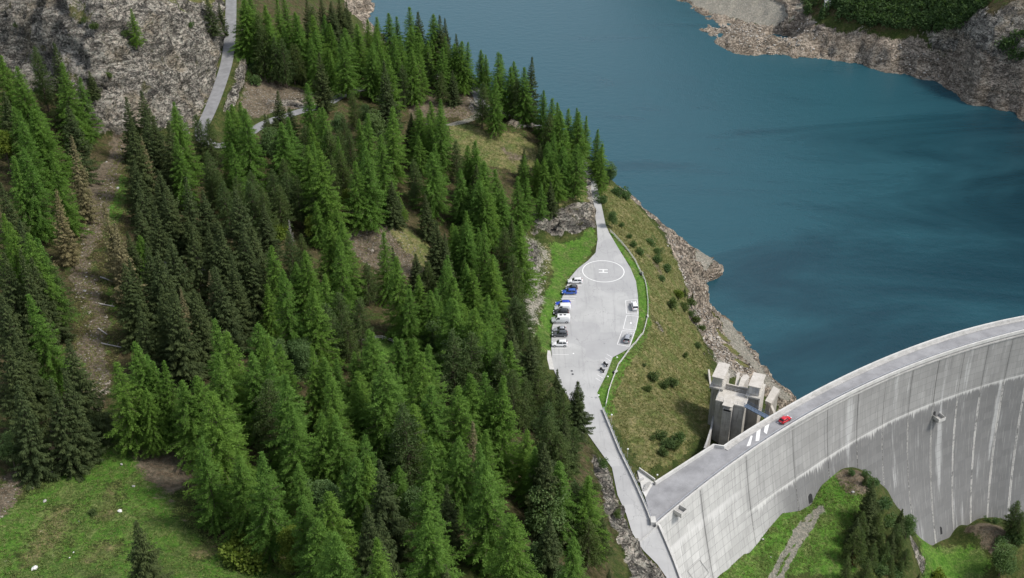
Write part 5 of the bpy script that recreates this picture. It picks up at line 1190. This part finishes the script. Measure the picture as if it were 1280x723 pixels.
# ------------------------------------------------------------------ motorcycles
def motorcycle(px, py, hd, label):
    p = P(px, py, .02); e = thing('motorcycle', (p[0], p[1], .02), label, 'motorcycle', 'motorcycles in the marked bays', hd)
    for x in (-.72, .72):
        mb = MB(); mb.tube((x, -.07, .32), (x, .07, .32), .32, .32, 14); mb.build('wheel', M_TYRE, e)
    mb = MB(); mb.hexa([(-.35, -.16, .3), (.4, -.16, .3), (.4, .16, .3), (-.35, .16, .3)], [(-.3, -.12, .72), (.35, -.12, .72), (.35, .12, .72), (-.3, .12, .72)]); mb.build('engine', M_BLACK, e)
    mb = MB(); mb.hexa([(-.05, -.17, .72), (.5, -.15, .74), (.5, .15, .74), (-.05, .17, .72)], [(0, -.1, 1.0), (.42, -.1, 1.02), (.42, .1, 1.02), (0, .1, 1.0)]); mb.build('fuel_tank', M_BLACK, e)
    mb = MB(); mb.hexa([(-.85, -.14, .74), (-.05, -.15, .72), (-.05, .15, .72), (-.85, .14, .74)], [(-.9, -.12, .88), (-.08, -.13, .82), (-.08, .13, .82), (-.9, .12, .88)]); mb.build('seat', M_BLACK, e)
    mb = MB(); mb.tube((.72, 0, .32), (.45, 0, 1.05), .04, .04); mb.build('fork', M_STEEL, e)
    mb = MB(); mb.tube((.42, -.38, 1.1), (.42, .38, 1.1), .025, .025); mb.build('handlebar', M_BLACK, e)
    mb = MB(); mb.hexa([(.55, -.2, .85), (.75, -.1, .85), (.75, .1, .85), (.55, .2, .85)], [(.42, -.2, 1.3), (.5, -.12, 1.3), (.5, .12, 1.3), (.42, .2, 1.3)]); mb.build('fairing', M_WHITE, e)
    mb = MB(); mb.box(-1.15, -.8, -.22, .22, .85, 1.15); mb.build('top_case', M_BLACK, e)
motorcycle(756.6, 457.0, math.radians(118), 'black motorcycle in the bay nearer the car boxes'); motorcycle(752.3, 464.2, math.radians(120), 'black motorcycle in the bay nearer the dam road')

# ------------------------------------------------------------------ fences, posts, small things
def on_ground(px, py, dz=0.0):
    h = hit(px, py); return np.array([h[0], h[1], float(hz(np.array([h[0]]), np.array([h[1]]))[0]) + dz])
def resample(pts, step):
    out = [pts[0]]; 
    for a, b in zip(pts[:-1], pts[1:]):
        n = max(1, int(round(np.linalg.norm(b - a) / step)))
        out += [a + (b - a) * k / n for k in range(1, n + 1)]
    return out
def rail_fence(name, px, label, step, mat, hgt=1.0, nrail=2, thick=.07, cat='fence'):
    pts = resample([on_ground(*q) for q in px], step); pts = [np.array([p[0], p[1], float(hz(np.array([p[0]]), np.array([p[1]]))[0])]) for p in pts]
    o = pts[len(pts) // 2]; e = thing(name, o, label, cat); inv = Matrix.Translation(-Vector(o))
    for p in pts:
        mb = MB(); mb.box(p[0] - thick, p[0] + thick, p[1] - thick, p[1] + thick, p[2] - .4, p[2] + hgt + .04); q = mb.build('post', mat, e); q.matrix_parent_inverse = inv
    for k in range(nrail):
        z = hgt * (1 - k * .45 / max(1, nrail - 1) * 1.0) - .06
        for a, b in zip(pts[:-1], pts[1:]):
            mb = MB(); mb.tube((a[0], a[1], a[2] + z), (b[0], b[1], b[2] + z), thick * .95, thick * .95, 6); q = mb.build('rail', mat, e); q.matrix_parent_inverse = inv
    return e
M_RAIL = plain('bleached_wood', (.50, .49, .46), .85, 0, .2, 4)
rail_fence('wooden_fence', [(763, 291), (778.5, 307), (794, 328), (802, 344), (808, 361), (809.8, 377), (809.6, 397), (803.7, 419), (795, 430), (786, 440), (772.7, 458), (769, 468), (760.8, 491), (757.3, 508)], 'pale wooden rail fence curving along the grass edge of the car park', 2.6, M_RAIL, 1.0, 2, .09)
rail_fence('curved_fence', [(422, 447), (432, 441), (447, 431), (462, 425), (478, 424), (492, 429)], 'small pale curved fence round the bright lawn in the forest', 2.2, M_WOOD, 1.0, 2, .09)
# guardrail with concrete upstand along the dam road
gl = [np.array([*P(x, y, 0)[:2], 0]) for x, y in ((754.5, 513), (764, 536), (775.5, 564), (791.2, 596), (802, 620), (811, 641), (814.5, 651))]
e = thing('guardrail', gl[3], 'grey steel guardrail on a concrete kerb along the dam road', 'guardrail'); inv = Matrix.Translation(-Vector(gl[3]))
mb = MB(); mb.sweep(gl, -.05, -.45, -.4, .28); o = mb.build('kerb', M_CONC_L, e); o.matrix_parent_inverse = inv
for z0, z1 in ((.55, .85), (1.0, 1.08)):
    mb = MB(); mb.sweep(gl, -.12, -.2, z0, z1); o = mb.build('rail', M_STEEL, e); o.matrix_parent_inverse = inv
for p in resample(gl, 2.4):
    mb = MB(); mb.box(p[0] + .2, p[0] + .32, p[1] - .06, p[1] + .06, .281, 1.06); o = mb.build('post', M_STEEL, e); o.matrix_parent_inverse = inv
mb = MB(); q = P(815.5, 653, 0); mb.box(q[0] - .5, q[0] + .7, q[1] - 1.2, q[1] + .9, -.3, 1.05)
tag(mb.build('end_pillar', M_CONC_L), 'pale concrete pillar where road guardrail meets dam parapet', 'pillar')
def lamp(px, py, h, label):
    p = on_ground(px, py); e = thing('lamp_post', p, label, 'lamp post', 'small lamp posts along the fence')
    mb = MB(); mb.tube((0, 0, -.2), (0, 0, h), .06, .045); mb.build('pole', M_STEEL, e)
    mb = MB(); mb.tube((0, 0, h), (0, 0, h + .12), .12, .26, 10); mb.tube((0, 0, h + .121), (0, 0, h + .3), .26, .10, 10); mb.build('lamp_head', M_WHITE, e)
lamp(764, 529, 2.6, 'small white-topped lamp post just below the top of the guardrail'); lamp(784, 572, 2.6, 'small white-topped lamp post halfway down the guardrail'); lamp(821, 602, 2.0, 'white-topped lamp post by the upstream corner of the crest')
lamp(771, 450.5, .9, 'short white bollard lamp at the corner by the motorcycle bays'); lamp(759.5, 474.5, .9, 'short white bollard lamp below the motorcycle bays'); lamp(748, 498, .9, 'short white bollard lamp where the asphalt narrows')
def board(px, py, rz, label):
    p = on_ground(px, py); e = thing('information_board', p, label, 'sign', 'boards along the wooden fence', rz)
    for s in (-.5, .5): mb = MB(); mb.box(s - .05, s + .05, -.05, .05, -.3, 1.2); mb.build('leg', M_BLACK, e)
    mb = MB(); mb.hexa([(-.6, -.3, .95), (.6, -.3, .95), (.6, .2, 1.3), (-.6, .2, 1.3)], [(-.6, -.32, 1.02), (.6, -.32, 1.02), (.6, .18, 1.37), (-.6, .18, 1.37)]); mb.build('panel', M_CONC, e)
    mb = MB(); mb.box(-.5, .5, .36, .8, -.2, .9); mb.build('cabinet', M_BLACK, e)
board(802.5, 344.5, 2.0, 'black and white board at the fence by the helipad'); board(809.2, 399, 1.5, 'black and white board at the fence by the white off-roader'); board(769.6, 468.5, .9, 'black and white board at the fence by the motorcycle bays')
mb = MB(); mb.prism([tuple(P(x, y, .1)[:2]) for x, y in ((681.5, 438.5), (688, 438.5), (692.5, 462), (687, 462))], -.3, .14); tag(mb.build('concrete_slab', M_CONC_L), 'pale concrete slab at the near left corner of the car park', 'slab')
# milestones of wear: drain covers
for q in ((714.7, 464), (715.8, 468)):
    pp = P(*q, 0); flat_poly('drain_cover', [(pp[0] + math.cos(k) * .35, pp[1] + math.sin(k) * .35) for k in np.linspace(0, 5.5, 8)], ZM, M_BLACK, carpark)

# ------------------------------------------------------------------ boulders and logs
def boulder_mesh(seed):
    bm = bmesh.new(); bmesh.ops.create_icosphere(bm, subdivisions=2, radius=1)
    for v in bm.verts: v.co *= 1 + .35 * mnoise.noise(v.co * 1.3 + Vector((seed * 7.1, 0, 0))); v.co.z *= .65
    me = bpy.data.meshes.new('boulder'); bm.to_mesh(me); bm.free(); me.materials.append(M_STONE); return me
M_STONE = plain('grey_stone', (.34, .33, .31), .9, 0, .25, 2, .4); M_STONE_W = plain('white_stone', (.66, .65, .62), .9, 0, .15, 2, .4)
BM = [boulder_mesh(k) for k in range(4)]
BL_ = [(150, 639.5, .75, 'bright white boulder in the middle of the meadow'), (43.5, 711, 1.0, 'largest white boulder near the bottom left corner'), (99, 652.5, .3, 'small white stone at the centre of the meadow'), (25, 594, .8, 'grey boulder on the bare strip at the left meadow edge'), (40.5, 611, .6, 'grey stone below the bare strip'), (64, 590.5, .7, 'long flat stone on the bare strip'), (56, 627, .7, 'pale stone pair by the dry patch'), (167, 608.5, .6, 'dark grey stone in the upper right of the meadow'), (147, 236, .9, 'pale boulder in the upper gully'), (106, 364.5, .8, 'dark boulder in the middle of the gully'), (108, 346.5, .5, 'tan stone above the dark gully boulder'), (92, 691, .3, 'small white stone low on the meadow'), (87, 697.5, .25, 'tiny white stone left of the meadow spruce'), (133, 203, .6, 'pale stone at the gully top'), (227, 459, .5, 'white stone at the green clearing'), (953.5, 674.5, .6, 'pale boulder on the grass beside the dam'), (963.5, 696.5, .35, 'small pale stone beside the track below the dam'), (1066, 615.5, .8, 'grey boulder on the knoll below the dam'), (149, 521.5, .5, 'pinkish stone under the meadow-top larches'), (152, 581, .5, 'grey stone above the bare brown patch')]
for i, (x, y, r, lab) in enumerate(BL_):
    p = on_ground(x, y); o = tag(obj('boulder', BM[i % 4], None, (p[0], p[1], p[2] + r * .15)), lab, 'boulder', 'boulders on the open ground'); r *= .72; o.scale = (r * .8, r * .62, r * .75); o.rotation_euler = (0, 0, i * 1.3)
    if 'white' in lab: o.data = o.data.copy(); o.data.materials[0] = M_STONE_W
for i, (x0, y0, x1, y1, lab) in enumerate(((125.5, 347, 142, 353, 'pale fallen log highest in the gully'), (124.5, 380.5, 143, 384, 'pale fallen log in the middle of the gully'), (123, 411.5, 134, 419, 'short pale fallen log below the gully middle'), (126.5, 430, 151.5, 435, 'long pale fallen log lowest in the gully'))):
    a = on_ground(x0, y0, .15); b = on_ground(x1, y1, .15); c0 = (a + b) / 2; mb = MB(); mb.tube(a - c0, b - c0, .2, .12, 8)
    d_ = (b - a) / np.linalg.norm(b - a)
    for k in (.3, .55, .8): q = a - c0 + (b - a) * k; mb.tube(q, q + np.array([.3, .5, .5]) * (1 if k != .55 else -1) * np.array([1, 1, -1 if k == .55 else 1]), .05, .03, 4)
    o = mb.build('fallen_log', M_GREYWOOD); o.location = c0; tag(o, lab, 'log', 'fallen logs in the gully')

# ------------------------------------------------------------------ far bank: wood, hut
far_tri = []
r = np.random.default_rng(77); parts = []; tb = MB()
poly_far = [(1006, 22), (1040, 26), (1085, 34), (1130, 38), (1165, 43), (1195, 38), (1215, 25), (1240, 8), (1255, -14), (1000, -14)]
poly_far2 = [(1248, 62), (1290, 40), (1290, 78), (1262, 78)]
n_far = 0
for poly, num in ((poly_far, 620), (poly_far2, 60)):
    xs = [q[0] for q in poly]; ys = [q[1] for q in poly]; k = 0
    while k < num:
        px_, py_ = r.uniform(min(xs), max(xs)), r.uniform(min(ys), max(ys))
        k += 1
        if not in_poly(np.array([px_]), np.array([py_]), poly)[0]: continue
        h = hit(px_, py_)
        if h is None: continue
        con = px_ < 1060 or r.uniform() < .12; hh = r.uniform(5, 9) if con else r.uniform(3.5, 6.5); n = 90; n_far += 1
        if con:
            t = r.uniform(0, 1, n) ** 1.3; az = r.uniform(0, 6.28, n); rad = (1 - t) * hh * .2 * r.uniform(.6, 1, n)
            c = np.stack([h[0] + np.cos(az) * rad, h[1] + np.sin(az) * rad, h[2] + .5 + t * (hh - .5)], 1); dv = np.stack([np.cos(az), np.sin(az), np.full(n, -.2)], 1)
        else:
            dv = r.normal(0, 1, (n, 3)); dv /= np.linalg.norm(dv, axis=1)[:, None]; c = np.array([h[0], h[1], h[2] + hh * .55]) + dv * hh * .42 * r.uniform(.6, 1.1, n)[:, None]
        tt = np.stack([np.clip(r.uniform(.0, .6) + r.normal(0, .15, n), 0, 1), np.zeros(n)], 1)
        parts.append(leaves(c, dv + r.normal(0, .5, (n, 3)), r.uniform(.8, 1.4, n), r.uniform(.25, .45, n), tt))
fw = obj('far_wood', crown_mesh('far_wood', parts, M_LEAF)); tag(fw, 'dense green wood on the far lake bank', 'wood', None, 'stuff')
hp = hit(1034, 8)
hut = thing('hut', hp, 'tiny white hut among the trees on the far bank', 'hut')
mb = MB(); mb.box(-1.5, 1.5, -1.2, 1.2, -.5, 2.6); mb.build('wall', M_WHITE, hut)
mb = MB(); mb.add([(-1.8, -1.5, 2.602), (1.8, -1.5, 2.602), (1.8, 1.5, 2.602), (-1.8, 1.5, 2.602), (-1.8, 0, 3.5), (1.8, 0, 3.5)], [(0, 1, 5, 4), (2, 3, 4, 5), (0, 4, 3), (1, 2, 5), (3, 2, 1, 0)]); mb.build('roof', M_CONC_L, hut)
mb = MB(); mb.box(-.4, .4, -1.23, -1.205, .0, 1.9); mb.build('door', M_WOOD, hut)

# ------------------------------------------------------------------ loose cover nobody could count: tufts, scree
def scatter(n, region_px, cond, seed):
    r = np.random.default_rng(seed); poly = W(region_px); xs = [p[0] for p in poly]; ys = [p[1] for p in poly]
    X = r.uniform(min(xs), max(xs), n * 3); Y = r.uniform(min(ys), max(ys), n * 3); k = in_poly(X, Y, poly); X, Y = X[k][:n], Y[k][:n]
    i = np.clip(np.searchsorted(GX, X), 0, NX - 1); j = np.clip(np.searchsorted(GY, Y), 0, NY - 1); v = j * NX + i
    ok = cond(v) & ~inasph[v] & (seg_dist(X, Y, ASPH + ASPH[:1])[0] > .8) & (seg_dist(X, Y, ROAD_UP)[0] > 3)
    X, Y, v = X[ok], Y[ok], v[ok]; Zs = DV[v, 2] + (hz(X, Y) - vz[v]); return X, Y, Zs, v
M_TUFT = foliage('grass_blades', (.11, .13, .04), (.27, .26, .11), .35, .0)
M_TUFTG = foliage('green_grass_blades', (.08, .14, .028), (.22, .25, .085), .35, .0)
def tufts(name, n, region, cond, seed, mat, label, size=.45):
    X, Y, Zs, v = scatter(n, region, cond, seed); r = np.random.default_rng(seed + 1); parts = []
    for k in range(7):
        m = len(X); az = r.uniform(0, 6.28, m); c = np.stack([X + r.normal(0, .16, m), Y + r.normal(0, .16, m), Zs - .04], 1)
        dv = np.stack([np.cos(az) * .8, np.sin(az) * .8, r.uniform(.5, 1.1, m)], 1)
        parts.append(leaves(c, dv, size * r.uniform(.6, 1.2, m), .09, np.stack([np.clip(r.normal(.45, .28, m), 0, 1), np.zeros(m)], 1), .15))
    tag(obj(name, crown_mesh(name, parts, mat)), label, 'grass', None, 'stuff')
slope_px = [(745, 235), (790, 252), (832, 300), (858, 350), (888, 450), (885, 548), (805, 600), (758, 512), (772, 462), (812, 400), (800, 335), (765, 290)]
tufts('dry_grass', 9000, slope_px, lambda v: (Z['bank'][v] < .4), 201, M_TUFT, 'rough dry grass tufts on the slope between car park and lake')
tufts('spur_grass', 3500, [(430, 265), (500, 180), (560, 100), (700, 190), (740, 235), (690, 262), (600, 250), (560, 350), (470, 345)], lambda v: (Z['dry'][v] + Z['dirt'][v] > .4), 203, M_TUFT, 'rough dry grass tufts on the spur above the car park')
tufts('meadow_grass', 4000, [(-10, 600), (60, 590), (110, 540), (180, 535), (220, 560), (330, 690), (420, 730), (-10, 730)], lambda v: Z['dirt'][v] < .6, 205, M_TUFTG, 'green grass tufts on the lower left meadow', .36)
tufts('dam_meadow_grass', 2500, [(892, 724), (977, 642), (1045, 596), (1075, 610), (1100, 660), (1100, 724)], lambda v: Z['track'][v] < .3, 207, M_TUFTG, 'green grass tufts on the meadow below the dam', .36)
tufts('gully_grass', 3000, [(150, 170), (165, 230), (150, 330), (150, 450), (110, 520), (95, 480), (90, 340), (120, 250)], lambda v: v > -1, 209, M_TUFT, 'sparse dry grass in the gully', .4)
def scree(name, n, region, cond, seed, mat, label, smin=.12, smax=.5):
    X, Y, Zs, v = scatter(n, region, cond, seed); r = np.random.default_rng(seed + 1); m = len(X)
    bm = bmesh.new(); bmesh.ops.create_icosphere(bm, subdivisions=1, radius=1); bv = np.array([q.co[:] for q in bm.verts]); bf = np.array([[q.index for q in f.verts] for f in bm.faces]); bm.free()
    sc = smin + (smax - smin) * r.uniform(0, 1, m) ** 3
    V = bv[None] * (1 + r.normal(0, .22, (m, len(bv), 1))) * (sc[:, None, None] * np.stack([r.uniform(.7, 1.3, m), r.uniform(.7, 1.3, m), r.uniform(.4, .8, m)], 1)[:, None, :])
    V = V + np.stack([X, Y, Zs + sc * .1], 1)[:, None, :]
    F3 = (bf[None] + (np.arange(m) * len(bv))[:, None, None]).reshape(-1, 3)
    tag(obj(name, big_mesh(name, V.reshape(-1, 3), F3, mat)), label, 'stones', None, 'stuff')
M_SCREE = plain('scree_stone', (.26, .235, .195), .95, 0, .4, .8)
M_SCREE_P = plain('pale_scree_stone', (.36, .335, .295), .95, 0, .4, .3)
scree('lake_bank_rubble', 5000, [(790, 252), (860, 307), (899, 335), (885, 380), (945, 445), (985, 500), (935, 480), (895, 470), (885, 440), (855, 360), (825, 300)], lambda v: (Z['bank'][v] > .4) & (vz[v] > -40.3), 301, M_SCREE_P, 'pale rubble on the bare lake bank', .08, .42)
scree('roadside_scree', 700, [(652, 285), (690, 312), (685, 345), (672, 400), (655, 425), (645, 385)], lambda v: v > -1, 303, M_SCREE_P, 'pale scree stones beside the lawn', .06, .28)
scree('gully_stones', 2200, [(150, 170), (165, 230), (150, 330), (150, 450), (120, 520), (60, 600), (0, 650), (-10, 620), (90, 480), (90, 340), (120, 250)], lambda v: Z['dirt'][v] + Z['pale'][v] > .3, 305, M_SCREE, 'loose stones along the bare gully', .06, .3)
scree('rib_stones', 1600, [(430, 265), (470, 268), (566, 350), (500, 350), (430, 315)], lambda v: Z['dirt'][v] + Z['dry'][v] > .3, 307, M_SCREE, 'loose stones on the bare brown rib', .05, .22)
scree('roadcut_stones', 1200, [(296, 95), (400, 116), (392, 130), (345, 146), (300, 150)], lambda v: Z['dirt'][v] > .3, 309, M_SCREE, 'loose stones on the bare slope between the upper roads', .06, .3)
scree('far_bank_rubble', 2500, [(872, 36), (930, 30), (1000, 25), (1090, 36), (1190, 45), (1280, 80), (1290, 155), (1203, 119), (1130, 92), (1027, 70), (932, 68)], lambda v: (vz[v] > -40.3) & (vz[v] < -27), 311, M_SCREE_P, 'pale rubble on the far lake bank', .2, .8)
